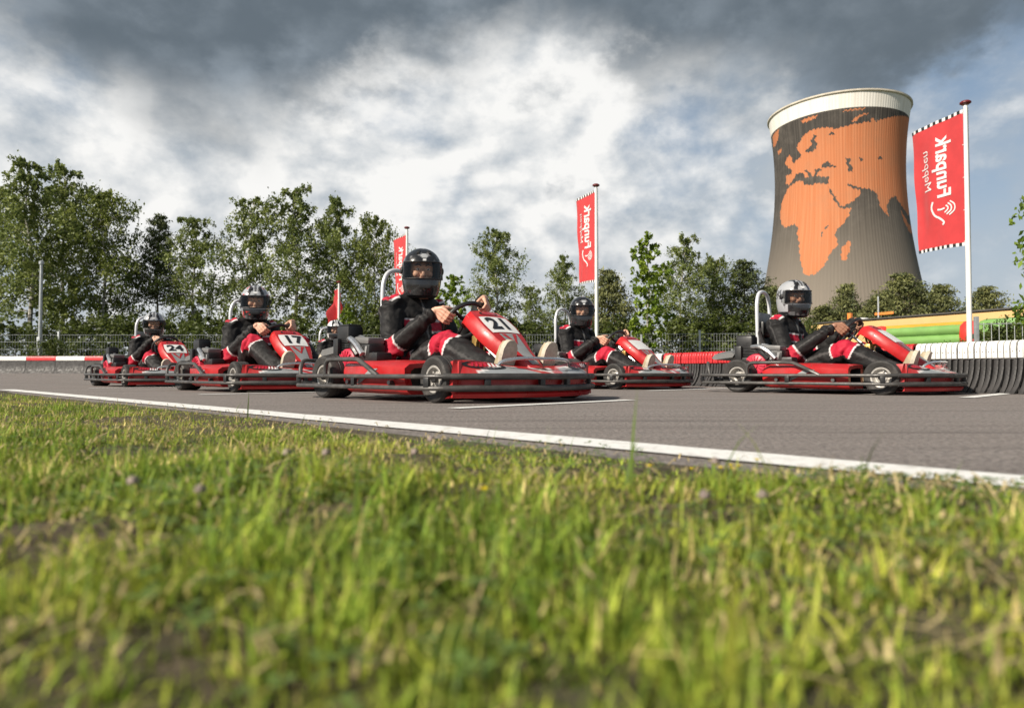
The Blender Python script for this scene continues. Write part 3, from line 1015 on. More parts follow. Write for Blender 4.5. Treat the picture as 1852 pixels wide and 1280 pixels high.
def cooling_tower():
    m = bpy.data.materials.new('painted_concrete_tower')
    m.use_nodes = True
    t = NT(m.node_tree)
    b = t.n('ShaderNodeBsdfPrincipled')
    land = t.n('ShaderNodeAttribute', attribute_name='land').outputs['Fac']
    o = t.n('ShaderNodeTexCoord').outputs['Object']
    sp = t.n('ShaderNodeSeparateXYZ', ins={0: o})
    ang = t.math('ARCTAN2', sp.outputs[1], sp.outputs[0])
    h = sp.outputs[2]
    streak = t.noise(t.vec(t.math('MULTIPLY', ang, 40.0), 0.0, t.math('MULTIPLY', h, 0.02)), 1.0, 5, 0.65)
    fine = t.noise(t.vec(t.math('MULTIPLY', ang, 160.0), 1.0, t.math('MULTIPLY', h, 0.05)), 1.0, 3, 0.6)
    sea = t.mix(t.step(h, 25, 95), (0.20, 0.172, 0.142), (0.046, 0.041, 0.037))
    sea = t.mix(t.math('MULTIPLY', t.step(streak, 0.42, 0.72), 0.40), sea, (0.17, 0.148, 0.125))
    sea = t.mix(t.math('MULTIPLY', t.step(fine, 0.5, 0.75), 0.35), sea, (0.06, 0.054, 0.048))
    lnd0 = t.mix(t.step(streak, 0.35, 0.7), (0.44, 0.150, 0.062), (0.50, 0.200, 0.095))
    lnd = t.mix(t.math('MULTIPLY', t.step(fine, 0.52, 0.8), 0.35), lnd0, (0.30, 0.12, 0.06))
    blot = t.noise(o, 0.09, 7, 0.7)
    lnd = t.mix(t.math('MULTIPLY', t.step(blot, 0.42, 0.7), 0.45), lnd, (0.36, 0.17, 0.09))
    sea = t.mix(t.math('MULTIPLY', t.step(blot, 0.45, 0.7), 0.35), sea, (0.16, 0.14, 0.12))
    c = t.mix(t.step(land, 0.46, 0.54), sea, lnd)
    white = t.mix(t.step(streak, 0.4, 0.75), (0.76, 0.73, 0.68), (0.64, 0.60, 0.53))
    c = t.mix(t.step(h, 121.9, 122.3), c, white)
    t.put(b, 'Base Color', c); t.put(b, 'Roughness', 0.85); t.put(b, 'Specular IOR Level', 0.25)
    rib = t.math('SINE', t.math('MULTIPLY', ang, 150.0))
    t.put(b, 'Normal', t.n('ShaderNodeBump', ins={'Strength': 0.12, 'Distance': 0.3, 'Height': rib}).outputs[0])
    t.t.links.new(b.outputs[0], t.n('ShaderNodeOutputMaterial').inputs[0])
    front = math.atan2(-TC.y, -TC.x)
    A = np.concatenate([np.linspace(-100, 100, 420), np.linspace(100, 260, 40)[1:-1]])
    Hh = np.concatenate([np.linspace(0, 40, 12, endpoint=False), np.linspace(40, 123, 300), np.linspace(123, TH, 10)[1:]])
    AA, HH = np.meshgrid(A, Hh, indexing='ij')
    rr = TPROF(HH)
    # ribs run up the shell
    th = front + np.radians(AA)
    V = np.stack([rr * np.cos(th), rr * np.sin(th), HH], -1).reshape(-1, 3)
    na, nh = len(A), len(Hh)
    i, j = np.meshgrid(np.arange(na), np.arange(nh - 1), indexing='ij')
    i2 = (i + 1) % na
    F = np.stack([i * nh + j, i2 * nh + j, i2 * nh + j + 1, i * nh + j + 1], -1).reshape(-1, 4)
    a, h = AA.ravel(), HH.ravel()
    land = np.zeros(len(a), np.float32)
    for da, dh in ((-.12, -.07), (.12, -.07), (-.12, .07), (.12, .07)):
        L = np.zeros(len(a), bool)
        wob_a = a + da + 0.5 * np.sin(h * 1.9) + 0.3 * np.sin(a * 2.3 + h * 3.1)
        wob_h = h + dh + 0.28 * np.sin(a * 1.7) + 0.2 * np.sin(a * 3.9 + h)
        for p in LAND: L |= in_poly(wob_a, wob_h, p)
        for p in SEA: L &= ~in_poly(wob_a, wob_h, p)
        land += L * 0.25
    me = fast_mesh('shell', V, F, m, smooth=True)
    at_ = me.attributes.new('land', 'FLOAT', 'POINT')
    at_.data.foreach_set('value', land)
    root = empty('cooling_tower', TC, 0, 'huge waisted cooling tower painted with an orange world map', 'cooling tower')
    obj('shell', me, root)
    M_RIM = mat('tower_rim', (0.52, 0.47, 0.39), 0.8, var=0.15, vscale=0.4)
    rt = float(TPROF(TH))
    MB().lathe([(rt - 0.9, TH - 1.0), (rt + 0.2, TH - 1.0), (rt + 0.55, TH - 0.7), (rt + 0.55, TH), (rt - 0.9, TH), (rt - 0.9, TH - 1.0)], 160, caps=False).build('rim', M_RIM, root)
    MB().lathe([(float(TPROF(z)) - 0.95, z - 0.2) for z in (TH, 115, 100, 85, 70, 55)], 96, caps=False).build('inner_wall', M_RIM, root)
    for k in range(40):
        aa = 2 * math.pi * k / 40
        pr = float(TPROF(0))
        MB().tube([(math.cos(aa) * (pr + 1.5), math.sin(aa) * (pr + 1.5), -6), (math.cos(aa + 0.08) * pr, math.sin(aa + 0.08) * pr, 1)], 0.8, 6).build('leg', M_RIM, root)


cooling_tower()

# ================================================================== YELLOW BUILDING AND INFLATABLE
M_YELW = mat('yellow_render', (0.56, 0.37, 0.16), 0.85, var=0.06, vscale=0.8, bump=0.15, bscale=12)
M_ROOFE = mat('dark_roof_edge', (0.06, 0.055, 0.05), 0.6)
M_WHITE = mat('white_metal', (0.78, 0.78, 0.77), 0.4, var=0.04, vscale=5)
M_ORANGE = mat('orange_paint', (0.70, 0.22, 0.04), 0.5, var=0.06, vscale=6)


def building():
    a, b = Vector((17.6, 52.0, 0)), Vector((29.0, 28.5, 0))
    tan = (b - a).normalized(); nrm = Vector((-tan.y, tan.x, 0))
    if nrm.y < 0: nrm = -nrm
    g = 0.15
    root = empty('yellow_building', a, math.atan2(tan.y, tan.x), 'long low yellow building with a dark flat roof edge under the tower', 'building')
    L = (b - a).length
    sgn = 1 if Vector((-tan.y, tan.x, 0)).dot(nrm) > 0 else -1
    H = 3.32
    MB().box((L / 2, sgn * 6, H / 2 + g - 0.1), (L, 12, H), bev=0.02).build('wall', M_YELW, root)
    rf = MB().box((L / 2, sgn * 6, H + g + 0.0), (L + 0.2, 12.2, 0.10), bev=0.02).build('roof', M_ROOFE, root)
    x0 = 9.5
    MB().tube([(x0, sgn * 2.0, H), (x0, sgn * 2.0, H + 1.75)], 0.05, 8).build('antenna_mast', M_GALV, root)
    mb = MB(); mb.lathe([(0, 0.32), (0.35, 0.28), (0.62, 0.12), (0.66, 0.0)], 20, 'Z', (x0 - 1.2, sgn * 2.0, H + 0.15))
    mb.build('roof_dome', M_WHITE, root)
    MB().box((x0 - 2.4, sgn * 2.4, H + 0.45), (0.25, 0.25, 0.85), bev=0.03).build('vent_pipe', M_ORANGE, root)
    MB().box((x0 + 0.4, sgn * 2.0, H + 0.62), (1.3, 0.06, 0.16), bev=0.02).build('roof_board', M_ORANGE, root)
    for k in range(3):
        MB().tube([(19.5 + k * 2.1, sgn * 0.4, H + 0.1), (19.5 + k * 2.1, sgn * 0.4, H + 0.34)], 0.07, 8).build('roof_vent', M_ROOFE, root)
    # two plain windows and a door on the far low part of the front
    for k, xx in enumerate((4.0, 13.0)):
        f = MB().box((xx, -sgn * 0.0, 1.55), (1.5, 0.10, 1.1), bev=0.02).build('window', M_WHITE, root)
        MB().box((xx, -sgn * 0.06, 1.55), (1.3, 0.02, 0.9)).build('pane', mat('window_glass', (0.03, 0.04, 0.05), 0.08, spec=0.8), f)


building()

M_INFG = mat('inflatable_green', (0.17, 0.33, 0.09), 0.45, var=0.08, vscale=3, bump=0.1, bscale=8)
M_INFR = mat('inflatable_red', (0.60, 0.04, 0.03), 0.4, var=0.08, vscale=3)
M_INFO = mat('inflatable_orange', (0.80, 0.30, 0.03), 0.4, var=0.08, vscale=3)
M_INFD = mat('inflatable_dark_green', (0.03, 0.16, 0.06), 0.45, var=0.08, vscale=3)
M_INFY = mat('inflatable_yellow', (0.82, 0.50, 0.02), 0.4, var=0.06, vscale=3)


def inflatable():
    a, b = at(1603, 640, 23.0), at(1748, 640, 20.8)
    a.z = b.z = gh(19)
    tan = (b - a).normalized()
    L = (b - a).length
    back = Vector((-tan.y, tan.x, 0))
    if back.y < 0: back = -back
    root = empty('bouncy_castle', a, 0, 'green inflatable wall with red corner columns behind the barrier', 'inflatable')
    for k in range(5):
        z = 0.15 + 0.295 * k
        n = 22
        pts = [tan * (L * i / n) + Vector((0, 0, z)) for i in range(n + 1)]
        rs = [0.175 - 0.008 * (i % 4 == 0) for i in range(n + 1)]
        MB().tube(pts, rs, 14).build('green_tube', M_INFG, root)
    pts = [tan * (L * i / 10) + Vector((0, 0, 1.50)) for i in range(11)]
    MB().tube(pts, 0.07, 10).build('orange_edge', M_INFO, root)
    for k, xx in enumerate((-0.15, L + 0.14)):
        p = tan * xx
        mb = MB()
        mb.lathe([(0.05, 0.0), (0.29, 0.05), (0.31, 0.4), (0.27, 0.75), (0.31, 1.1), (0.29, 1.42), (0.18, 1.55), (0.0, 1.58)], 18, 'Z', p)
        mb.build('red_column', M_INFR, root)
    p = tan * (L + 0.5) + Vector((0, 0, 0.8))
    ang = math.atan2(tan.y, tan.x)
    MB().box(p + tan * 0.45 + back * 0.6, (1.15, 1.5, 1.6), (0, 0, ang), bev=0.18).build('green_block', M_INFG, root)
    MB().box(p + tan * 1.0 + back * 0.9 + Vector((0, 0, 0.05)), (0.5, 1.4, 1.62), (0, 0, ang), bev=0.15).build('dark_block', M_INFD, root)
    MB().box(p + tan * 1.8 + back * 0.8 + Vector((0, 0, 0.05)), (0.5, 0.5, 0.9), (0, 0, ang), bev=0.12).build('yellow_block', M_INFY, root)


inflatable()

# ================================================================== FLAGS
M_FLAG = mat('red_flag_cloth', (0.62, 0.045, 0.050), 0.75, translucent=0.25, var=0.06, vscale=4, bump=0.15, bscale=25, sheen=0.2)
M_POLE = mat('white_flagpole', (0.76, 0.75, 0.73), 0.4, var=0.04, vscale=4)
M_KNOB = mat('dark_red_knob', (0.14, 0.01, 0.012), 0.4)
M_INK = mat('flag_white_print', (0.80, 0.78, 0.78), 0.75, translucent=0.2)
M_BLK = mat('flag_black_print', (0.015, 0.015, 0.015), 0.8)


def flag(base, top_z, hoist_top, hoist_bot, width, wdir, label, amp=0.042, detail=True, limp=0.0, group=None):
    """banner hoisted on its right side; we look at its back, so the print reads mirrored"""
    g = base[2]
    root = empty('flag', base, 0, label, 'flag', group)
    Hh = top_z - g
    MB().tube([(0, 0, -0.1), (0, 0, Hh * 0.5), (0, 0, Hh)], [0.052, 0.047, 0.036], 12).build('flagpole', M_POLE, root)
    MB().lathe([(0.0, -0.03), (0.06, -0.03), (0.105, 0.0), (0.105, 0.025), (0.07, 0.05), (0.0, 0.06)], 16, 'Z', (0, 0, Hh + 0.03)).build('finial', M_KNOB, root)
    wd = Vector((*wdir, 0)).normalized()
    nr = Vector((wd.y, -wd.x, 0))
    if nr.dot(Vector((-base[0], -base[1], 0))) < 0: nr = -nr          # towards the viewer's side
    zt, zb = hoist_top - g, hoist_bot - g
    hh = zt - zb

    def F(u, v, off=0.0):
        """u from the pole outward 0..1, v from the top down 0..1"""
        r = amp * u * (math.sin(7.5 * u + 2.2 * v + base[0]) + 0.6 * math.sin(14 * u - 4.0 * v + base[1]) + 0.3 * math.sin(13 * v + 9 * u))
        w = width * u * (1 - 0.10 * v * u - limp * 0.75)
        sag = -0.02 * hh * u * u - limp * 0.25 * hh * u + 0.03 * hh * v * u * (1 - limp)
        return wd * (w + 0.06) + nr * (r * (1 + 2.5 * limp) + off) + Vector((0, 0, zt - v * hh + sag))
    mb = MB(); mb.grid(lambda a, b: F(a, b), 22, 30)
    cloth = mb.build('cloth', M_FLAG, root)
    # chequered tabs along the head and foot
    for edge_, v0, v1 in (('top', -0.022, 0.004), ('bottom', 0.996, 1.022)):
        mb = MB()
        N = 18
        for i in range(N):
            a, b = i / N, (i + 1) / N
            mb.add([F(a, v0, 0.004), F(b, v0, 0.004), F(b, v1, 0.004), F(a, v1, 0.004)], [(0, 1, 2, 3)], i % 2)
        mb.build('chequered_edge', [M_INK, M_BLK], root, smooth=False)
    for v in (0.01, 0.25, 0.5, 0.75, 0.99):
        MB().tube([Vector((0, 0, zt - v * hh)), F(0.02, v)], 0.008, 5).build('ring', M_POLE, root)
    MB().tube([(0.055, 0.0, 1.2), (0.058, 0.0, Hh * 0.6), (0.05, 0.0, Hh - 0.05)], 0.006, 5).build('halyard', M_POLE, root)
    if not detail:
        return root

    def put(me, cu, cv, su):
        """print a flat mesh (its x runs up the flag, its y runs away from the pole), mirrored"""
        bm = bmesh.new(); bm.from_mesh(me)
        bmesh.ops.triangulate(bm, faces=bm.faces[:])
        for _ in range(2):
            long_e = [e for e in bm.edges if e.calc_length() > 0.07]
            if long_e: bmesh.ops.subdivide_edges(bm, edges=long_e, cuts=1)
            bmesh.ops.triangulate(bm, faces=bm.faces[:])
        for q in bm.verts:
            x, y = q.co.x, q.co.y
            q.co = F(cu - su * y / width, cv - x / hh, 0.012)
        bm.to_mesh(me); bm.free()
        me.materials.clear(); me.materials.append(M_INK)
        return obj('lettering', me, cloth)
    put(text_mesh('Funpark', 0.40, 0.010), 0.38, 0.37, 1.18)
    put(text_mesh('Meppen', 0.29, 0.0), 0.70, 0.36, 1.15)
    # the swoosh mark under the words
    mb = MB()

    def ribbon(pts, w):
        pts = catmull([Vector((*p, 0)) for p in pts], 6)
        top = [F(p.x - w_[0], p.y - w_[1], 0.012) for p, w_ in zip(pts, wl(pts, w))]
        bot = [F(p.x + w_[0], p.y + w_[1], 0.012) for p, w_ in zip(pts, wl(pts, w))]
        n = len(pts)
        mb.add(top + bot, [(i, i + 1, n + i + 1, n + i) for i in range(n - 1)])

    def wl(pts, w):
        out = []
        for i in range(len(pts)):
            dd = (pts[min(i + 1, len(pts) - 1)] - pts[max(i - 1, 0)])
            d3 = Vector((dd.x * width, dd.y * hh, 0)).normalized()
            out.append((-d3.y * w / width, d3.x * w / hh))
        return out
    ribbon([(0.58, 0.63), (0.61, 0.68), (0.56, 0.74), (0.47, 0.77), (0.40, 0.795), (0.37, 0.815), (0.40, 0.83)], 0.022)
    ribbon([(0.50, 0.70), (0.44, 0.705), (0.36, 0.70)], 0.018)
    ribbon([(0.36, 0.735), (0.30, 0.715), (0.30, 0.695), (0.34, 0.68)], 0.016)
    ribbon([(0.32, 0.752), (0.24, 0.725), (0.24, 0.69), (0.30, 0.665)], 0.016)
    ribbon([(0.27, 0.762), (0.18, 0.73), (0.18, 0.685), (0.26, 0.652)], 0.014)
    mb.build('emblem', M_INK, cloth, smooth=False)
    return root


def flag_at(px, top_py, Y, hoist_top_py, hoist_bot_py, width, wdir, label, **kw):
    p = at(px, top_py, Y)
    flag((p.x, p.y, gh(Y)), p.z, at(px, hoist_top_py, Y).z, at(px, hoist_bot_py, Y).z, width, wdir, label, **kw)


GF = 'red banner flags on white poles'
flag_at(1746, 190, 13.9, 201, 438, 1.32, (-0.24, 1.0), 'large red banner flag with mirrored white lettering beside the cooling tower', group=GF)
flag_at(1078, 338, 20.0, 346, 506, 1.12, (-0.42, 0.95), 'red banner flag on a white pole right of the middle, over the fence', group=GF)
flag_at(736, 414, 25.7, 424, 560, 1.1, (-0.62, 0.9), 'red banner flag partly hidden behind the helmet of driver number 21', group=GF)
flag_at(613, 512, 28.0, 520, 592, 1.0, (-0.6, 0.9), 'small distant limp red flag before the birches', group=GF, detail=False, limp=0.75, amp=0.08)
# ================================================================== TREES
M_LEAF = leaf_material('tree_leaf', 0.5, 0.4)
M_NEEDLE = leaf_material('pine_needle', 0.6, 0.12)


def bark(name, a, b_, sc, stretch):
    m = bpy.data.materials.new(name)
    m.use_nodes = True
    t = NT(m.node_tree)
    o = t.n('ShaderNodeTexCoord').outputs['Object']
    mp = t.n('ShaderNodeMapping', ins={0: o}); mp.inputs['Scale'].default_value = stretch
    n = t.noise(mp.outputs[0], sc, 5, 0.65)
    bs = t.n('ShaderNodeBsdfPrincipled')
    t.put(bs, 'Base Color', t.mix(t.step(n, 0.45, 0.6), a, b_)); t.put(bs, 'Roughness', 0.85)
    t.put(bs, 'Normal', t.n('ShaderNodeBump', ins={'Strength': 0.5, 'Distance': 0.02, 'Height': n}).outputs[0])
    t.t.links.new(bs.outputs[0], t.n('ShaderNodeOutputMaterial').inputs[0])
    return m


M_BIRCH = bark('birch_bark', (0.42, 0.40, 0.36), (0.06, 0.055, 0.05), 2.2, (1, 1, 4))
M_PINEB = bark('pine_bark', (0.16, 0.095, 0.06), (0.05, 0.035, 0.025), 3.0, (2, 2, 0.7))


def leaf_cards(P, N, size, C, aspect=0.62):
    """two-triangle folded leaf clumps"""
    n = len(P)
    a = rng.normal(size=(n, 3)); a -= (a * N).sum(1, keepdims=True) * N
    a /= np.linalg.norm(a, axis=1, keepdims=True) + 1e-9
    b = np.cross(N, a)
    s = size[:, None]
    V = np.stack([P - a * s, P + b * s * aspect + N * s * 0.15, P + a * s, P - b * s * aspect + N * s * 0.15], 1).reshape(-1, 3)
    k = np.arange(n)[:, None] * 4
    F = (k[:, :, None] + np.array([[0, 1, 2], [0, 2, 3]])[None]).reshape(-1, 3)
    return V, F, np.repeat(C, 4, axis=0)


def unit(n):
    v = rng.normal(size=(n, 3))
    return v / np.linalg.norm(v, axis=1, keepdims=True)


def broadleaf(h, r, base_f, nb, nleaf, lsize, colA, colB, droop=0.5, trunk_r=0.11, shape=1.0, seed=0):
    """trunk, limbs and clumps of small leaves hanging on the limbs; returns two meshes"""
    global rng
    rng = np.random.default_rng(seed)
    q = random.Random(seed)
    mb = MB()
    lean = (q.uniform(-0.05, 0.05) * h, q.uniform(-0.05, 0.05) * h)
    tp = [Vector((lean[0] * (k / 8) ** 2 + 0.02 * h * math.sin(k * 1.3 + seed) * (k / 8), lean[1] * (k / 8) ** 2, h * 0.96 * k / 8)) for k in range(9)]
    mb.tube(tp, [trunk_r * (1 - 0.88 * (k / 8)) for k in range(9)], 8)
    tips = []
    for i in range(nb):
        f = base_f + (0.97 - base_f) * ((i + q.random()) / nb)
        k = min(7, int(f / 0.96 * 8)); 
        p0 = tp[k].lerp(tp[k + 1], min(1, f / 0.96 * 8 - k))
        g = (f - base_f) / (1 - base_f)
        env = (math.sin(math.pi * min(1, g * 0.82 + 0.16)) ** 0.7) * shape
        L = r * env * q.uniform(0.55, 1.12) + 0.05 * r
        a = i * 2.4 + q.uniform(-0.5, 0.5)
        up = q.uniform(0.35, 0.95) * (0.55 + 0.6 * g)
        pts = []
        for j in range(5):
            u = j / 4
            pts.append(p0 + Vector((math.cos(a + 0.2 * u) * L * u, math.sin(a + 0.2 * u) * L * u, L * (up * u - droop * u * u * 0.9))))
        mb.tube(pts, [trunk_r * 0.30 * (1 - 0.85 * j / 4) * (1.1 - f * 0.6) for j in range(5)], 5)
        for j, w in ((1, 0.35), (2, 0.9), (3, 1.2), (4, 1.1)):
            tips.append((pts[j], w * (0.4 + L / r), L * (0.20 + 0.06 * j)))
    for k in range(6):
        tips.append((tp[8] - Vector((0, 0, k * 0.05 * h)), 0.6 + 0.2 * k, r * (0.10 + 0.05 * k)))
    trunk = mb.mesh('trunk', M_BIRCH)
    w = np.array([t[1] for t in tips]); w /= w.sum()
    # each limb point carries a few tight sprays
    P, SH = [], []
    for (c, ww, rad), frac in zip(tips, w):
        cnt = int(nleaf * frac)
        sp = max(2, cnt // 26)
        for s in range(sp):
            d = unit(1)[0]
            sc = np.array(c) + d * rad * q.random() ** 0.5 * np.array([1, 1, 0.8])
            m = max(4, cnt // sp)
            sig = rad * q.uniform(0.12, 0.28)
            pts = sc + rng.normal(size=(m, 3)) * np.array([sig, sig, sig * 1.15])
            pts[:, 2] -= np.abs(rng.normal(size=m)) * sig * droop * 1.6
            P.append(pts); SH.append(np.full(m, q.uniform(0, 1)))
    P, SH = np.concatenate(P), np.concatenate(SH)
    n = len(P)
    N = unit(n); N[:, 2] = np.abs(N[:, 2]) + 0.15
    N /= np.linalg.norm(N, axis=1, keepdims=True)
    C = np.array(colA) + (np.array(colB) - np.array(colA)) * np.clip(SH * 0.65 + rng.random(n) * 0.5, 0, 1)[:, None]
    C *= (0.7 + 0.6 * rng.random((n, 1)))
    V, F, CC = leaf_cards(P, N, lsize * rng.uniform(0.55, 1.25, n), C)
    crown = fast_mesh('crown', V, F, M_LEAF, CC)
    return trunk, crown


def pine(h, r, base_f, nb, nneedle, nsize, seed=0, flat=0.35, colA=(0.045, 0.068, 0.026), colB=(0.15, 0.17, 0.06)):
    global rng
    rng = np.random.default_rng(seed)
    q = random.Random(seed)
    mb = MB()
    tp = [Vector((0.02 * h * math.sin(k * 0.9 + seed), 0.015 * h * math.cos(k * 1.1), h * 0.97 * k / 8)) for k in range(9)]
    tr = 0.016 * h
    mb.tube(tp, [tr * (1 - 0.85 * k / 8) for k in range(9)], 8)
    P, C, NN = [], [], []
    for i in range(nb):
        f = base_f + (0.98 - base_f) * ((i + q.random() * 0.8) / nb)
        k = min(7, int(f / 0.97 * 8))
        p0 = tp[k].lerp(tp[k + 1], min(1, f / 0.97 * 8 - k))
        g = (f - base_f) / (1 - base_f)
        L = r * (1 - g) ** 0.75 * q.uniform(0.6, 1.1) + 0.06 * r
        a = i * 2.399 + q.uniform(-0.4, 0.4)
        pts = [p0 + Vector((math.cos(a) * L * u, math.sin(a) * L * u, L * (0.10 + 0.25 * g) * u + 0.12 * L * u * u)) for u in (0, 0.35, 0.7, 1.0)]
        mb.tube(pts, [tr * 0.3, tr * 0.22, tr * 0.14, tr * 0.05], 5)
        cnt = int(nneedle / nb * (0.35 + 1.3 * L / r))
        for u0 in (0.45, 0.65, 0.82, 1.0):
            c = np.array(pts[0].lerp(pts[-1], u0))
            m = cnt // 4
            sig = L * 0.17 + 0.05 * r
            pp = c + rng.normal(size=(m, 3)) * np.array([sig, sig, sig * flat])
            sh = q.uniform(0, 0.8)
            P.append(pp)
            cc = np.array(colA) + (np.array(colB) - np.array(colA)) * np.clip(sh + rng.random(m) * 0.4 - 0.1, 0, 1)[:, None]
            C.append(cc * (0.7 + 0.6 * rng.random((m, 1))))
    P, C = np.concatenate(P), np.concatenate(C)
    n = len(P)
    N = unit(n); N[:, 2] = np.abs(N[:, 2]) + 0.3
    N /= np.linalg.norm(N, axis=1, keepdims=True)
    V, F, CC = leaf_cards(P, N, nsize * rng.uniform(0.6, 1.2, n), C, aspect=0.4)
    return mb.mesh('trunk', M_PINEB), fast_mesh('crown', V, F, M_NEEDLE, CC)


BA, BB = (0.080, 0.122, 0.030), (0.275, 0.315, 0.095)      # birch
SA, SB = (0.085, 0.16, 0.018), (0.26, 0.34, 0.04)           # bright young maple
UH = 10.0
BIRCH = [broadleaf(UH, 1.9, 0.27, 44, 14000, 0.080, BA, BB, 0.55, 0.13, 1.0, seed=s) for s in (3, 8, 21, 34)]
DENSE = [broadleaf(UH, 2.5, 0.20, 50, 15500, 0.098, (0.06, 0.095, 0.022), (0.21, 0.24, 0.055), 0.45, 0.15, 1.1, seed=s) for s in (5, 17)]
PINES = [pine(UH, 2.6, 0.42, 40, 9000, 0.13, seed=s) for s in (2, 6)]
PINEB = [pine(6.0, 2.9, 0.22, 44, 9000, 0.14, seed=s, flat=0.30, colA=(0.05, 0.068, 0.026), colB=(0.22, 0.225, 0.08)) for s in (12, 15)]
SAPL = [broadleaf(5.0, 0.75, 0.16, 34, 3400, 0.085, SA, SB, 0.1, 0.05, 1.0, seed=s) for s in (9, 10)]
BUSH = [broadleaf(2.6, 1.9, 0.08, 30, 5200, 0.085, (0.035, 0.055, 0.014), (0.13, 0.16, 0.036), 0.3, 0.05, 1.0, seed=s) for s in (40, 41)]  # leaf greens darkened: the shade low in the hedge is put into the colour


def plant(kind, name, px, top_py, Y, base_h, label, cat='tree', wide=1.0, rz=None, group=None, sink=0.0):
    p = at(px, top_py, Y)
    g = gh(Y) - 0.05
    hgt = p.z - g
    k = hgt / base_h
    root = empty(name, (p.x, p.y, g - sink), rnd.uniform(0, 6.28) if rz is None else rz, label, cat, group)
    root.scale = (k * wide, k * wide, k)
    obj('trunk', kind[0], root)
    obj('crown', kind[1], root)
    return root


GB, GP, GS = 'birches and tall broadleaf trees behind the fence', 'pines behind the fence', 'hedge bushes behind the left fence'
plant(BIRCH[0], 'birch_tree', 62, 283, 33, UH, 'tallest birch with a leaning pale trunk at the left edge', wide=0.95, group=GB)
plant(BIRCH[2], 'birch_tree', 118, 300, 36, UH, 'birch behind the tallest one at the far left, second from the edge', wide=0.9, group=GB)
plant(DENSE[0], 'broadleaf_tree', 192, 346, 34, UH, 'dense dark rounded tree between the tallest birch and the thin pine', wide=0.78, group=GB)
plant(BIRCH[1], 'birch_tree', -40, 330, 35, UH, 'birch cut off by the left edge of the picture', group=GB)
plant(PINES[0], 'pine_tree', 287, 388, 36, UH, 'thin open pine with a dark bare trunk above driver 24', wide=0.62, group=GP)
plant(BIRCH[3], 'birch_tree', 352, 388, 35, UH, 'shorter birch just right of the thin open pine', wide=0.95, group=GB)
plant(BIRCH[1], 'birch_tree', 444, 348, 35, UH, 'birch standing behind driver 17', wide=0.9, group=GB)
plant(BIRCH[2], 'birch_tree', 538, 330, 35, UH, 'tallest birch of the middle group, right of driver 17', wide=0.92, group=GB)
plant(BIRCH[0], 'birch_tree', 615, 352, 36, UH, 'loose birch between the tallest middle birch and the red flags', wide=0.85, group=GB)
plant(DENSE[1], 'broadleaf_tree', 680, 388, 35, UH, 'dense broadleaf tree behind the hoop of kart 21', wide=0.70, group=GB)
plant(BIRCH[3], 'birch_tree', 898, 408, 33, UH, 'single slender birch right of driver 21', wide=0.95, group=GB)
plant(BIRCH[1], 'birch_tree', 968, 515, 38, UH, 'low young birch left of the middle flag', wide=1.05, group=GB)
plant(BIRCH[0], 'birch_tree', 1022, 458, 37, UH, 'birch directly left of the middle flag banner', wide=0.85, group=GB)
plant(PINEB[0], 'pine_tree', 1098, 490, 34, 6.0, 'broad dark pine right behind the middle flagpole', wide=0.62, group=GP)
plant(BIRCH[2], 'birch_tree', 1228, 424, 33, UH, 'tall pale birch right of the bright maple sapling', wide=0.95, group=GB)
plant(DENSE[0], 'broadleaf_tree', 1288, 465, 35, UH, 'rounded broadleaf tree next right of the tall pale birch', wide=0.72, group=GB)
plant(PINES[1], 'pine_tree', 1345, 470, 36, UH, 'dark pine at the right end of the tree row', wide=1.05, group=GP)
plant(PINEB[1], 'pine_tree', 1395, 520, 40, 6.0, 'low dark pine behind the head of the right hand driver', wide=0.7, group=GP)
plant(PINEB[0], 'pine_tree', 1532, 515, 58, 6.0, 'small pointed pine at the foot of the cooling tower', wide=0.55, group=GP)
plant(PINEB[1], 'pine_tree', 1632, 497, 60, 6.0, 'broad pine before the middle of the cooling tower foot', wide=0.8, group=GP)
plant(PINEB[0], 'pine_tree', 1700, 516, 62, 6.0, 'pine at the right foot of the cooling tower', wide=0.7, group=GP)
plant(PINEB[1], 'pine_tree', 1588, 535, 58, 6.0, 'low pine between the pointed pine and the broad one under the tower', wide=0.8, group=GP)
plant(PINEB[0], 'pine_tree', 1488, 555, 58, 6.0, 'lowest pine left under the tower, beside the right driver', wide=1.0, group=GP)
plant(PINEB[1], 'pine_tree', 1782, 520, 62, 6.0, 'dark low pine right of the large flagpole', wide=0.75, group=GP)
plant(SAPL[0], 'maple_sapling', 822, 494, 24.5, 5.0, 'bright green maple sapling right behind the shoulder of driver 21', wide=1.05, group='bright young maples')
plant(SAPL[1], 'maple_sapling', 1172, 430, 24.0, 5.0, 'tall bright green maple sapling right of the middle flag', wide=1.0, group='bright young maples')
plant(SAPL[1], 'maple_sapling', 627, 556, 27.0, 5.0, 'small bright sapling above the engine of kart 21', wide=1.0, group='bright young maples')
for i, (px, py, Y) in enumerate(((30, 590, 31), (130, 596, 32), (215, 580, 31), (310, 592, 32), (395, 584, 31.5), (505, 590, 32), (600, 586, 33), (690, 580, 33))):
    plant(BUSH[i % 2], 'bush', px, py, Y, 2.6, 'shade-darkened green hedge bush behind the left mesh fence, %s from the left' % ORD[i], 'bush', wide=1.15, group=GS)
for i, (px, py, Y) in enumerate(((800, 595, 32), (880, 588, 33), (950, 594, 33), (1020, 592, 33), (1100, 592, 33), (1220, 588, 33), (1290, 586, 33), (1345, 585, 34))):
    plant(BUSH[(i + 1) % 2], 'bush', px, py, Y, 2.6, 'low bush below the trees behind the middle fence, %s from the left' % ORD[i], 'bush', wide=1.2, group='low bushes behind the middle fence')
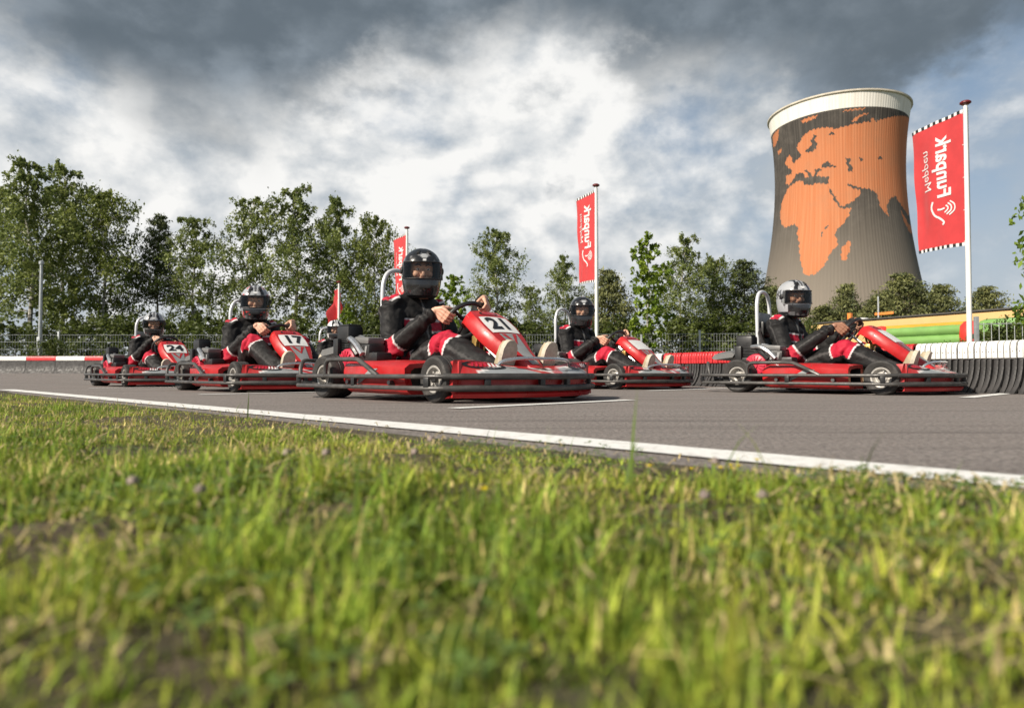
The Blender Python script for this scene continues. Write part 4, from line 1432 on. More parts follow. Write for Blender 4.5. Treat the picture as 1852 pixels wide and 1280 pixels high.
for i, (px, py, Y) in enumerate(((95, 618, 24.5), (1462, 592, 30.0), (1800, 598, 15.2), (1836, 592, 15.0))):
    plant(BUSH[i % 2], 'bush', px, py, Y, 2.6, ('small round bush before the left fence beside the lamp post', 'yellow green bush right behind the right hand driver', 'small bush behind the bar fence at the right, left one', 'small bush behind the bar fence at the right edge')[i], 'bush', wide=(0.8, 0.5, 0.8, 0.8)[i])
# young maple reaching in from beyond the right edge
MAPLE = broadleaf(5.0, 1.5, 0.22, 34, 2600, 0.11, (0.05, 0.10, 0.015), (0.20, 0.29, 0.035), 0.25, 0.07, 1.0, seed=77)
plant(MAPLE, 'maple_tree', 1915, 330, 11.5, 5.0, 'leafy maple branches reaching in at the right edge of the picture', wide=0.72, rz=1.0)
# ================================================================== KARTS  (x forward, y left, z up; x = 0 under the driver's head)
K_RED = mat('kart_red_plastic', (0.44, 0.016, 0.018), 0.36, var=0.14, vscale=6, dirt=0.5, dirt_col=(0.22, 0.055, 0.05), coat=0.08, bump=0.06, bscale=14)
K_RAIL = mat('bumper_steel', (0.075, 0.072, 0.070), 0.42, 0.35, var=0.3, vscale=10, dirt=0.45, dirt_col=(0.20, 0.19, 0.175), bump=0.1, bscale=60)
K_BLACK = mat('kart_black_plastic', (0.016, 0.016, 0.017), 0.45, var=0.2, vscale=12, dirt=0.2, dirt_col=(0.06, 0.055, 0.05))
K_STRIP = mat('bumper_rubber', (0.035, 0.033, 0.032), 0.6, var=0.3, vscale=12, dirt=0.5, dirt_col=(0.10, 0.09, 0.085), bump=0.2, bscale=80)
K_TYRE = mat('kart_tyre', (0.028, 0.026, 0.025), 0.72, var=0.25, vscale=14, dirt=0.5, dirt_col=(0.085, 0.075, 0.066), bump=0.25, bscale=110)
K_RIM = mat('kart_rim', (0.48, 0.46, 0.43), 0.35, 0.35, var=0.15, vscale=25, dirt=0.35, dirt_col=(0.14, 0.12, 0.10))
K_STEEL = mat('bright_steel', (0.60, 0.60, 0.61), 0.28, 0.85, var=0.08, vscale=18)
K_HOOP = mat('roll_hoop_paint', (0.66, 0.67, 0.70), 0.33, 0.25, var=0.05, vscale=12)
K_GREY = mat('grey_plastic', (0.26, 0.27, 0.275), 0.45, var=0.10, vscale=8, dirt=0.25)
K_DGREY = mat('dark_grey_plastic', (0.075, 0.076, 0.078), 0.5, var=0.12, vscale=8, dirt=0.25, dirt_col=(0.14, 0.13, 0.12))
K_GREY2 = mat('mid_grey_plastic', (0.13, 0.13, 0.13), 0.5, var=0.12, vscale=8, dirt=0.25, dirt_col=(0.2, 0.19, 0.17))
K_BEIGE = mat('beige_tank', (0.50, 0.40, 0.24), 0.5, var=0.12, vscale=10, dirt=0.3)
K_BRASS = mat('brass_fitting', (0.45, 0.30, 0.10), 0.4, 0.7, var=0.1)
K_ENGR = mat('engine_red', (0.50, 0.02, 0.05), 0.4, var=0.15, vscale=20)
K_PLATE = mat('number_plate', (0.78, 0.77, 0.75), 0.4, var=0.04, vscale=20, dirt=0.15)
K_DIGIT = mat('number_print', (0.012, 0.012, 0.014), 0.5)
K_DECAL = mat('fairing_print', (1, 1, 1), 0.36, attr='tint', coat=0.15, dirt=0.25, dirt_col=(0.25, 0.2, 0.18), vscale=9)
K_SHOES = None


def ring(z, grow=0.0, sub=10):
    """outline of the wrap-around bumper"""
    half = [(1.27, 0.0), (1.245, 0.20), (1.175, 0.38), (1.07, 0.54), (0.95, 0.645), (0.80, 0.675), (0.45, 0.675), (0.10, 0.675), (-0.25, 0.675), (-0.47, 0.665), (-0.575, 0.60), (-0.61, 0.45), (-0.61, 0.2), (-0.61, 0.0)]
    pts = [(x, y, z) for x, y in half] + [(x, -y, z) for x, y in reversed(half[1:-1])]
    out = catmull(pts, 3, closed=True)
    if grow:
        c = Vector((0.35, 0, z))
        out = [p + (p - c).normalized() * grow for p in out]
    return out


def front_arc(z, grow=0.0, ymax=0.60):
    pts = [p for p in ring(z, grow) if p.x > 0.95 and abs(p.y) < ymax]
    return sorted(pts, key=lambda p: p.y)


def tyre_mesh(rad, wid, rim_r):
    mb = MB()
    w = wid / 2
    prof = [(rim_r, -w * 0.80), (rim_r + 0.012, -w * 0.93), (rad * 0.86, -w), (rad * 0.955, -w * 0.90), (rad, -w * 0.70)]
    for g in (-0.35, 0.0, 0.35):
        prof += [(rad, w * (g - 0.05)), (rad - 0.003, w * (g - 0.03)), (rad - 0.003, w * (g + 0.03)), (rad, w * (g + 0.05))]
    prof += [(rad, w * 0.70), (rad * 0.955, w * 0.90), (rad * 0.86, w), (rim_r + 0.012, w * 0.93), (rim_r, w * 0.80), (rim_r, -w * 0.80)]
    mb.lathe(prof, 40, 'Y', caps=False)
    return mb.mesh('tyre', K_TYRE, angle=35)


def rim_mesh(rim_r, wid):
    mb = MB()
    w = wid / 2
    prof = [(rim_r + 0.002, -w * 0.80), (rim_r + 0.007, -w * 0.84), (rim_r + 0.004, -w * 0.89), (rim_r - 0.006, -w * 0.86), (rim_r - 0.012, -w * 0.62), (rim_r - 0.018, -w * 0.42), (rim_r * 0.62, -w * 0.40), (0.036, -w * 0.46), (0.034, -w * 0.55), (0.0, -w * 0.58)]
    mb.lathe(prof, 32, 'Y', caps=False)
    prof = [(rim_r + 0.002, w * 0.80), (rim_r + 0.004, w * 0.88), (rim_r - 0.006, w * 0.86), (rim_r - 0.018, w * 0.3), (0.0, w * 0.28)]
    mb.lathe(prof, 32, 'Y', caps=False)
    for k in range(4):
        a = k * math.pi / 2 + 0.4
        mb.lathe([(0.007, 0), (0.007, -0.012), (0, -0.013)], 6, 'Y', (0.046 * math.cos(a), -w * 0.42, 0.046 * math.sin(a)))
    return mb.mesh('rim', K_RIM, angle=35)


def hub_mesh(wid):
    mb = MB()
    mb.lathe([(0.021, -wid * 0.36), (0.021, -wid * 0.46), (0.012, -wid * 0.48), (0.0, -wid * 0.48)], 10, 'Y')
    return mb.mesh('hub_nut', K_BLACK)


T_REAR, T_FRONT = (0.140, 0.19, 0.070), (0.130, 0.13, 0.070)
ME_TYRE = {'r': tyre_mesh(*T_REAR), 'f': tyre_mesh(*T_FRONT)}
ME_RIM = {'r': rim_mesh(T_REAR[2], T_REAR[1]), 'f': rim_mesh(T_FRONT[2], T_FRONT[1])}
ME_HUB = {'r': hub_mesh(T_REAR[1]), 'f': hub_mesh(T_FRONT[1])}

KM = {}


def part_meshes():
    # welded tube frame and floor tray
    mb = MB()
    for s in (-1, 1):
        mb.tube(catmull([(-0.50, s * 0.20, 0.085), (-0.2, s * 0.24, 0.06), (0.3, s * 0.30, 0.055), (0.7, s * 0.26, 0.055), (0.95, s * 0.20, 0.06), (1.20, s * 0.16, 0.085)], 5), 0.016, 8)
        mb.tube([(0.75, s * 0.25, 0.06), (0.86, s * 0.42, 0.10)], 0.016, 8)
        mb.tube([(0.1, s * 0.27, 0.06), (0.12, s * 0.665, 0.11)], 0.014, 8)
        mb.tube([(0.55, s * 0.28, 0.06), (0.56, s * 0.665, 0.11)], 0.014, 8)
        mb.tube([(-0.45, s * 0.21, 0.09), (-0.60, s * 0.3, 0.11)], 0.014, 8)
    mb.tube([(0.72, -0.26, 0.055), (0.72, 0.26, 0.055)], 0.016, 8).tube([(-0.05, -0.25, 0.055), (-0.05, 0.25, 0.055)], 0.016, 8)
    KM['chassis_frame'] = mb.mesh('chassis_frame', K_BLACK)
    mb = MB(); mb.box((0.55, 0, 0.035), (1.15, 0.50, 0.008), bev=0.002)
    KM['floor_tray'] = mb.mesh('floor_tray', K_STEEL)
    # bumper rails
    for nm, z in (('upper', 0.145), ('lower', 0.082)):
        mb = MB(); mb.tube(ring(z), 0.0138, 10, closed=True)
        KM['bumper_rail_' + nm] = mb.mesh('bumper_rail', K_RAIL)
        mb = MB(); arc = front_arc(z, 0.004, 0.63)
        mb.tube(arc, 0.0185, 10)
        KM['bumper_strip_' + nm] = mb.mesh('bumper_strip', K_STRIP)
    mb = MB()
    mb.box((0, 0, 0.113), (0.034, 0.020, 0.055), bev=0.004)
    mb.lathe([(0.008, 0), (0.008, -0.008), (0.0, -0.009)], 6, 'Y', (0, -0.010, 0.113), 1)
    KM['bumper_bracket'] = mb.mesh('bumper_bracket', [K_BLACK, K_STEEL])
    for s in (-1, 1):
        mb = MB(); y = s * 0.675
        mb.tube(catmull([(-0.115, y, 0.145), (-0.115, y, 0.205), (-0.095, y, 0.238), (-0.05, y, 0.248), (0.12, y, 0.248), (0.24, y, 0.246), (0.29, y, 0.232), (0.38, y, 0.19), (0.465, y, 0.147)], 4), 0.0145, 9)
        KM['guard_bar_%d' % s] = mb.mesh('guard_bar', K_RAIL)
        mb = MB()
        mb.tube(catmull([(-0.46, s * 0.662, 0.148), (-0.475, s * 0.655, 0.20), (-0.50, s * 0.62, 0.245), (-0.545, s * 0.54, 0.25), (-0.59, s * 0.45, 0.235), (-0.605, s * 0.40, 0.15)], 4), 0.0135, 9)
        KM['rear_guard_bar_%d' % s] = mb.mesh('rear_guard_bar', K_RAIL)
        # side pod: long red box with an air mouth at its front end
        mb = MB()
        secs = []
        for (x, zt, zb, yo) in ((-0.02, 0.205, 0.055, 0.60), (0.05, 0.235, 0.045, 0.635), (0.35, 0.232, 0.042, 0.64), (0.60, 0.222, 0.040, 0.635), (0.66, 0.215, 0.040, 0.625)):
            yi = 0.30
            secs.append([(x, s * yi, zb), (x, s * yi, zt + 0.012), (x, s * (yi + 0.10), zt + 0.012), (x, s * (yo - 0.035), zt), (x, s * yo, zt - 0.025), (x, s * yo, 0.12), (x, s * (yo - 0.02), zb + 0.02), (x, s * (yo - 0.05), zb)])
        vs = [p for sec in secs for p in sec]
        fs = [(i * 8 + k, i * 8 + (k + 1) % 8, (i + 1) * 8 + (k + 1) % 8, (i + 1) * 8 + k) for i in range(len(secs) - 1) for k in range(8)]
        fs.append(tuple(range(8)))
        # recessed mouth
        o = (len(secs) - 1) * 8
        ctr = Vector((0.66, s * 0.47, 0.13))
        inner = [ctr + (Vector(p) - ctr) * 0.72 for p in secs[-1]]
        deep = [p + Vector((-0.10, 0, 0)) for p in inner]
        vs += inner + deep
        oi, od = len(secs) * 8, len(secs) * 8 + 8
        fs += [(o + k, o + (k + 1) % 8, oi + (k + 1) % 8, oi + k) for k in range(8)]
        mb.add(vs, fs)
        mb.add(inner + deep, [(k, (k + 1) % 8, 8 + (k + 1) % 8, 8 + k) for k in range(8)] + [tuple(8 + k for k in range(8))], 1)
        KM['side_pod_%d' % s] = mb.mesh('side_pod', [K_RED, K_BLACK], angle=50)
    # front fairing: low wide nose skirt with printed top
    N, Mv = 96, 14
    cols, vs = [], []
    arcs = front_arc(0.0, -0.012, 0.60)
    ar = [(p.x, p.y) for p in arcs]
    ys = np.array([p[1] for p in ar]); xsx = np.array([p[0] for p in ar])
    for i in range(N + 1):
        y = lerp(-0.575, 0.575, i / N)
        xo = float(np.interp(y, ys, xsx))
        xi = 1.02 + 0.03 * math.cos(y * 2.4)
        e = abs(y) / 0.575
        for j in range(Mv + 1):
            v = j / Mv
            top_in = 0.205 + 0.028 * float(smoothstep(0.25, 0.8, np.array(e)))
            if v < 0.8:
                w = v / 0.8
                x = lerp(xi, xo - 0.015, w)
                z = lerp(top_in, 0.156, w ** 1.25)
            else:
                w = (v - 0.8) / 0.2
                x = xo - 0.015 + 0.012 * math.sin(w * math.pi / 2)
                z = lerp(0.158, 0.145, w)
            vs.append((x, y, z))
            red, grey, white, black = (0.44, 0.016, 0.018), (0.27, 0.29, 0.30), (0.72, 0.71, 0.70), (0.02, 0.02, 0.02)
            c = red
            if v > 0.22 + 0.5 * (e - 0.30) ** 2 * 4 and e < 0.80: c = grey
            if abs(v - (0.20 + 0.5 * (e - 0.30) ** 2 * 4)) < 0.05 and e < 0.80: c = white
            if e < 0.30:
                k = e * 2.2 + v * 0.75
                c = black if k < 0.42 else (white if k < 0.56 else (red if k < 0.86 else grey))
                if v < 0.25: c = red
            if v > 0.9: c = red
            if 0.88 < v and e > 0.8: c = white
            cols.append(c)
    fs = [(i * (Mv + 1) + j, (i + 1) * (Mv + 1) + j, (i + 1) * (Mv + 1) + j + 1, i * (Mv + 1) + j + 1) for i in range(N) for j in range(Mv)]
    me = fast_mesh('front_fairing', vs, fs, K_DECAL, cols, smooth=True)
    KM['front_fairing'] = me
    # red skirt hanging below, with a rolled lower lip and upright ends
    mb = MB()
    secs = []
    for i in range(41):
        y = lerp(-0.585, 0.585, i / 40)
        xo = float(np.interp(y, ys, xsx))
        secs.append([(1.03, y, 0.16), (xo - 0.012, y, 0.146), (xo - 0.022, y, 0.09), (xo - 0.012, y, 0.066), (xo + 0.006, y, 0.052), (xo - 0.008, y, 0.030), (xo - 0.06, y, 0.026), (1.03, y, 0.034)])
    vs = [p for s_ in secs for p in s_]
    fs = [(i * 8 + k, (i + 1) * 8 + k, (i + 1) * 8 + (k + 1) % 8, i * 8 + (k + 1) % 8) for i in range(40) for k in range(1, 8)]
    fs += [tuple(range(8)), tuple(40 * 8 + k for k in reversed(range(8)))]
    mb.add(vs, fs)
    for s in (-1, 1):       # raised end plates that carry the oval badge
        x1 = float(np.interp(s * 0.575, ys, xsx))
        mb.box((1.00, s * 0.535, 0.150), (0.08, 0.03, 0.160), bev=0.012)
    KM['fairing_skirt'] = mb.mesh('fairing_skirt', K_RED, angle=45)
    # oval badge: ring and slanted strokes
    def badge(w, h):
        b_ = MB()
        n = 30
        vs, fs = [], []
        for k in range(n):
            a = 2 * math.pi * k / n
            for f in (1.0, 0.80):
                vs.append((math.cos(a) * w * f, math.sin(a) * h * f, 0.0))
        fs = [(2 * k, 2 * ((k + 1) % n), 2 * ((k + 1) % n) + 1, 2 * k + 1) for k in range(n)]
        b_.add(vs, fs, 0)
        return b_
    b1 = badge(0.135, 0.040)
    for k in range(7):
        x = -0.085 + k * 0.026
        b1.add([(x, -0.018, 0.0006), (x + 0.013, -0.018, 0.0006), (x + 0.021, 0.016 + 0.004 * (k % 2), 0.0006), (x + 0.008, 0.016 + 0.004 * (k % 2), 0.0006)], [(0, 1, 2, 3)], 1 if k < 4 else 2)
    b1.add([(-0.09, -0.024, 0.0006), (0.07, -0.024, 0.0006), (0.07, -0.020, 0.0006), (-0.09, -0.020, 0.0006)], [(0, 1, 2, 3)], 0)
    def fair_pt(y, w, off=0.004):
        xo = float(np.interp(y, ys, xsx)); xi = 1.02 + 0.03 * math.cos(y * 2.4); e = abs(y) / 0.575
        ti = 0.205 + 0.028 * float(smoothstep(0.25, 0.8, np.array(e)))
        return Vector((lerp(xi, xo - 0.015, w) + off * 0.5, y + math.copysign(off * 0.2, y), lerp(ti, 0.156, w ** 1.25) + off))
    for sg in (-1, 1):
        bb = MB(); bb.f, bb.m = list(b1.f), list(b1.m)
        bb.v = [tuple(fair_pt(sg * 0.40 + p[0] * 0.95, 0.40 - p[1] / 0.040 * 0.30, 0.004 + p[2])) for p in b1.v]
        KM['badge_%d' % sg] = bb.mesh('badge', [K_DIGIT, K_ENGR, K_PLATE], smooth=False)
    # steering fairing with number plate
    secs_c = [(0.585, 0.515, 0.060), (0.600, 0.548, 0.105), (0.640, 0.553, 0.132), (0.700, 0.520, 0.150), (0.800, 0.445, 0.156), (0.880, 0.380, 0.138), (0.960, 0.312, 0.100), (1.060, 0.235, 0.074), (1.110, 0.195, 0.062)]
    mb = MB()
    vs = []
    K = 12
    for (x, z, hw) in secs_c:
        for k in range(K + 1):
            u = -1 + 2 * k / K
            if abs(u) <= 0.75:
                yy = hw * u / 0.75; dz = -0.010 * (u / 0.75) ** 2; dx = 0
            else:
                w = (abs(u) - 0.75) / 0.25
                yy = math.copysign(hw + 0.010 * w, u); dz = -0.010 - 0.060 * w; dx = -0.040 * w
            vs.append((x + dx, yy, z + dz))
    nsec = len(secs_c)
    fs = [(i * (K + 1) + k, (i + 1) * (K + 1) + k, (i + 1) * (K + 1) + k + 1, i * (K + 1) + k + 1) for i in range(nsec - 1) for k in range(K)]
    inner = [(x - 0.006, y * 0.97, z - 0.008) for (x, y, z) in vs]
    o = len(vs)
    mb.add(vs + inner, fs + [tuple(o + k for k in reversed(f)) for f in fs])
    rim_i = [k for k in range(K + 1)] + [i * (K + 1) + K for i in range(1, nsec)] + [(nsec - 1) * (K + 1) + k for k in reversed(range(K))] + [i * (K + 1) for i in reversed(range(1, nsec - 1))]
    mb.f += [(rim_i[k], rim_i[(k + 1) % len(rim_i)], o + rim_i[(k + 1) % len(rim_i)], o + rim_i[k]) for k in range(len(rim_i))]
    mb.m += [0] * len(rim_i)
    KM['steering_fairing'] = mb.mesh('steering_fairing', K_RED, angle=38)

    def panel_pt(d, y, off=0.003):
        """point on the fairing's top: d metres down from its top edge"""
        path = [(Vector((x, 0, z)), hw) for (x, z, hw) in secs_c[2:]]
        acc = 0
        for (a, ha), (b, hb) in zip(path[:-1], path[1:]):
            L = (b - a).length
            if d <= acc + L or b is path[-1][0]:
                t = (d - acc) / L
                p = a.lerp(b, t); hw = lerp(ha, hb, t)
                dirv = (b - a).normalized()
                nrm = Vector((-dirv.z, 0, dirv.x))
                return p + Vector((0, y, -0.010 * (y / hw) ** 2)) + nrm * off
            acc += L
    KM['panel_pt'] = panel_pt
    # plate
    mb = MB()
    mb.grid(lambda a, b: panel_pt(0.085 + 0.165 * a, lerp(-0.120, 0.120, b) * (0.95 + 0.08 * math.sin(a * 3.0)), 0.003), 8, 8)
    KM['number_plate'] = mb.mesh('number_plate', K_PLATE)
    mb = MB()      # grey flash with a dart running down to the nose
    mb.grid(lambda a, b: panel_pt(0.262 + 0.30 * a, lerp(-1, 1, b) * lerp(0.075, 0.030, a), 0.003), 10, 4)
    KM['grey_flash'] = mb.mesh('grey_flash', K_GREY)
    mb = MB()
    for sgn in (-1, 1):
        mb.add([panel_pt(0.27, sgn * 0.062, 0.005), panel_pt(0.27, sgn * 0.030, 0.005), panel_pt(0.345, 0.0, 0.005), panel_pt(0.37, 0.0, 0.005)], [(0, 1, 2, 3)])
    KM['dart'] = mb.mesh('dart', K_RED, smooth=False)
    mb = MB()
    b2 = badge(0.075, 0.026)
    for k in range(6):
        x = -0.05 + k * 0.017
        b2.add([(x, -0.010, 0), (x + 0.010, -0.010, 0), (x + 0.014, 0.010, 0), (x + 0.004, 0.010, 0)], [(0, 1, 2, 3)], 1)
    b2.v = [tuple(panel_pt(0.042 - p[1], p[0], 0.004)) for p in b2.v]
    KM['top_badge'] = b2.mesh('badge', [K_DIGIT, K_ENGR], smooth=False)
    # steering wheel and column
    WC = Vector((0.455, 0, 0.50)); TLT = Euler((0, R(-52), 0)).to_matrix()       # wheel normal points back and up to the driver
    KM['wheel_c'], KM['wheel_m'] = WC, TLT
    mb = MB()
    n = 36
    pts = [WC + TLT @ Vector((math.cos(2 * math.pi * k / n) * 0.14, math.sin(2 * math.pi * k / n) * 0.155, 0)) for k in range(n)]
    mb.tube(pts, 0.0145, 9, closed=True)
    for a in (90, 210, 330):
        d = Vector((math.cos(R(a + 90)), math.sin(R(a + 90)), 0))
        mb.tube([WC + TLT @ (d * 0.02), WC + TLT @ (d * 0.14)], [0.014, 0.009], 6)
    mb.lathe([(0, 0.02), (0.035, 0.016), (0.04, 0.0), (0.03, -0.03), (0, -0.03)], 14, 'Z', WC, 0, TLT)
    KM['steering_wheel'] = mb.mesh('steering_wheel', K_BLACK)
    mb = MB(); mb.tube([WC, (0.62, 0, 0.36), (0.98, 0, 0.09)], 0.011, 8)
    KM['steering_column'] = mb.mesh('steering_column', K_STEEL)
    mb = MB()
    for s in (-1, 1):
        mb.tube([(0.60, s * 0.03, 0.46), (0.72, s * 0.16, 0.06)], 0.010, 6)
        mb.tube([(0.64, s * 0.05, 0.40), (0.90, s * 0.11, 0.32)], 0.008, 6)
        mb.box((0.62, s * 0.05, 0.35), (0.05, 0.03, 0.10), bev=0.01)
    KM['steering_bracket'] = mb.mesh('steering_bracket', K_BRASS)
    # bucket seat
    prof = [(0.36, 0.135), (0.25, 0.085), (0.10, 0.075), (-0.03, 0.09), (-0.12, 0.15), (-0.19, 0.28), (-0.25, 0.42), (-0.285, 0.52)]
    mb = MB()

    def seat(a, b, th=0.0):
        i = min(len(prof) - 2, int(a * (len(prof) - 1))); t = a * (len(prof) - 1) - i
        x, z = lerp(prof[i][0], prof[i + 1][0], t), lerp(prof[i][1], prof[i + 1][1], t)
        u = lerp(-1, 1, b)
        side = max(0, abs(u) - 0.55) / 0.45
        hw = 0.205 - 0.02 * a
        k = side ** 1.5 * (0.16 - 0.05 * a)
        dirx, dirz = (0.55 * a, 1 - 0.55 * a)
        return Vector((x + dirx * k, u * (hw + th), z + dirz * k - th))
    mb.grid(lambda a, b: seat(a, b), 16, 16)
    mb.grid(lambda a, b: seat(a, b, 0.014), 16, 16)
    KM['seat'] = mb.mesh('seat', K_BLACK)
    # roll hoop behind the head with a plate between its legs
    mb = MB()
    hp = []
    for (y, z) in ((-0.130, 0.10), (-0.130, 0.45), (-0.130, 0.72), (-0.118, 0.82), (-0.078, 0.885), (0.0, 0.905), (0.078, 0.885), (0.118, 0.82), (0.130, 0.72), (0.130, 0.45), (0.130, 0.10)):
        hp.append((-0.275 - 0.02 * (z - 0.4), y, z))
    mb.tube(catmull(hp, 4), 0.0165, 10)
    KM['roll_hoop'] = mb.mesh('roll_hoop', K_HOOP)
    mb = MB(); mb.box((-0.278, 0, 0.60), (0.014, 0.235, 0.22), bev=0.005)
    KM['hoop_plate'] = mb.mesh('hoop_plate', K_GREY)
    mb = MB(); mb.box((-0.255, 0, 0.56), (0.04, 0.20, 0.14), bev=0.02)
    KM['head_pad'] = mb.mesh('head_pad', K_BLACK)
    # engine on the right side, behind the pod
    mb = MB()
    mb.box((-0.20, -0.38, 0.20), (0.24, 0.22, 0.20), bev=0.02)
    for k in range(7):
        mb.box((-0.20, -0.38, 0.31 + k * 0.012), (0.20 - 0.006 * k, 0.20, 0.006), bev=0.002)
    mb.box((-0.08, -0.40, 0.30), (0.06, 0.12, 0.10), bev=0.015)
    mb.tube(catmull([(-0.13, -0.44, 0.36), (-0.08, -0.50, 0.34), (-0.02, -0.50, 0.28)], 4), 0.02, 8)
    mb.box((-0.28, -0.48, 0.33), (0.06, 0.06, 0.13), bev=0.012)
    KM['engine_block'] = mb.mesh('engine_block', K_BLACK)
    mb = MB()
    c = (-0.12, -0.49, 0.225)
    mb.lathe([(0.0, -0.050), (0.025, -0.052), (0.030, -0.043), (0.075, -0.040), (0.096, -0.028), (0.102, 0.0), (0.102, 0.03)], 28, 'Y', c)
    for k in range(16):
        a = 2 * math.pi * k / 16
        mb.box((c[0] + 0.060 * math.cos(a), c[1] - 0.044, c[2] + 0.060 * math.sin(a)), (0.052, 0.006, 0.007), Matrix.Rotation(-a, 3, 'Y'), bev=0.002)
    KM['starter_cover'] = mb.mesh('starter_cover', K_ENGR)
    mb = MB(); mb.box((-0.24, -0.42, 0.425), (0.145, 0.12, 0.11), bev=0.018)
    mb.box((-0.24, -0.42, 0.484), (0.12, 0.10, 0.012), bev=0.005)
    KM['air_box'] = mb.mesh('air_box', K_BLACK)
    mb = MB()
    mb.tube(catmull([(-0.17, -0.47, 0.385), (-0.09, -0.505, 0.385), (-0.01, -0.515, 0.345), (0.05, -0.51, 0.285)], 5), 0.019, 8)
    mb.tube(catmull([(-0.10, -0.43, 0.40), (-0.03, -0.45, 0.385), (0.05, -0.46, 0.33), (0.09, -0.46, 0.285)], 5), 0.016, 8)
    KM['exhaust_pipe'] = mb.mesh('exhaust_pipe', K_STEEL)
    mb = MB()
    mb.box((0.0, -0.425, 0.375), (0.17, 0.13, 0.045), (0, R(4), 0), bev=0.018)
    KM['engine_cover_top'] = mb.mesh('cover_lid', K_GREY2)
    mb = MB()
    mb.box((0.01, -0.43, 0.305), (0.18, 0.13, 0.10), (0, R(4), 0), bev=0.02)
    mb.box((0.08, -0.43, 0.265), (0.20, 0.12, 0.06), bev=0.015)
    KM['engine_cover'] = mb.mesh('engine_cover', K_BLACK)
    mb = MB()
    mb.add([(0, -0.497, 0.275), (0.016, -0.497, 0.275), (0.034, -0.497, 0.335), (0.012, -0.497, 0.335)], [(0, 1, 2, 3)])
    KM['cover_stripe'] = mb.mesh('cover_stripe', K_GREY, smooth=False)
    # rear fairing over the axle
    mb = MB()
    secs = []
    for y in np.linspace(-0.47, 0.47, 17):
        e = abs(y) / 0.47
        zt = 0.375 - 0.05 * e ** 2
        secs.append([(-0.52, y, 0.27 + 0.01 * e), (-0.545, y, zt - 0.03), (-0.52, y, zt), (-0.36, y, zt + 0.02), (-0.33, y, zt), (-0.35, y, 0.30)])
    vs = [p for s_ in secs for p in s_]
    fs = [(i * 6 + k, (i + 1) * 6 + k, (i + 1) * 6 + (k + 1) % 6, i * 6 + (k + 1) % 6) for i in range(16) for k in range(6)] + [tuple(range(6)), tuple(96 + k for k in reversed(range(6)))]
    mb.add(vs, fs)
    KM['rear_fairing'] = mb.mesh('rear_fairing', K_GREY2, angle=45)
    mb = MB(); mb.tube([(-0.23, -0.50, 0.14), (-0.23, 0.50, 0.14)], 0.02, 10)
    mb.lathe([(0.09, -0.006), (0.09, 0.006)], 24, 'Y', (-0.23, -0.22, 0.14)).lathe([(0.075, -0.004), (0.075, 0.004)], 24, 'Y', (-0.23, 0.2, 0.14))
    KM['rear_axle'] = mb.mesh('rear_axle', K_STEEL)
    mb = MB(); mb.tube([(0.88, -0.47, 0.13), (0.86, -0.38, 0.10), (0.92, 0, 0.085), (0.86, 0.38, 0.10), (0.88, 0.47, 0.13)], 0.010, 6)
    KM['tie_rod'] = mb.mesh('tie_rod', K_STEEL)
    mb = MB(); mb.box((0.66, 0.0, 0.13), (0.22, 0.20, 0.16), (0, R(-16), 0), bev=0.03)
    mb.box((0.75, -0.20, 0.13), (0.10, 0.06, 0.12), bev=0.015)
    KM['fuel_tank'] = mb.mesh('fuel_tank', K_BEIGE)
    mb = MB()
    mb.tube(catmull([(1.06, -0.30, 0.17), (1.09, -0.29, 0.222), (1.12, -0.22, 0.242), (1.14, -0.10, 0.247), (1.145, 0, 0.247), (1.14, 0.10, 0.247), (1.12, 0.22, 0.242), (1.09, 0.29, 0.222), (1.06, 0.30, 0.17)], 4), 0.0095, 8)
    KM['nose_bar'] = mb.mesh('nose_bar', K_STEEL)
    mb = MB(); mb.box((1.02, 0, 0.13), (0.012, 0.07, 0.15), (0, R(-15), 0), bev=0.004).tube([(0.96, 0, 0.05), (1.0, 0, 0.09)], 0.008, 6)
    KM['pedal'] = mb.mesh('pedal', K_STEEL)
    for nm, pts, rr, mm in (('throttle_cable', [(-0.10, -0.40, 0.36), (0.05, -0.33, 0.27), (0.30, -0.28, 0.09), (0.70, -0.22, 0.075), (0.98, -0.17, 0.08)], 0.0045, K_BLACK),
                            ('fuel_hose', [(0.60, -0.08, 0.16), (0.42, -0.24, 0.12), (0.15, -0.31, 0.20), (-0.06, -0.38, 0.31)], 0.0055, K_BEIGE),
                            ('brake_cable', [(0.98, 0.17, 0.08), (0.6, 0.25, 0.07), (0.1, 0.24, 0.08), (-0.2, 0.2, 0.12)], 0.0045, K_ENGR)):
        mb = MB(); mb.tube(catmull(pts, 5), rr, 6)
        KM[nm] = mb.mesh(nm, mm)
    mb = MB()      # silver stripe on the pod side
    mb.add([(0.18, -0.6425, 0.10), (0.22, -0.6425, 0.10), (0.42, -0.6425, 0.19), (0.34, -0.6425, 0.19)], [(0, 1, 2, 3)])
    KM['pod_stripe'] = mb.mesh('pod_stripe', K_GREY, smooth=False)


part_meshes()


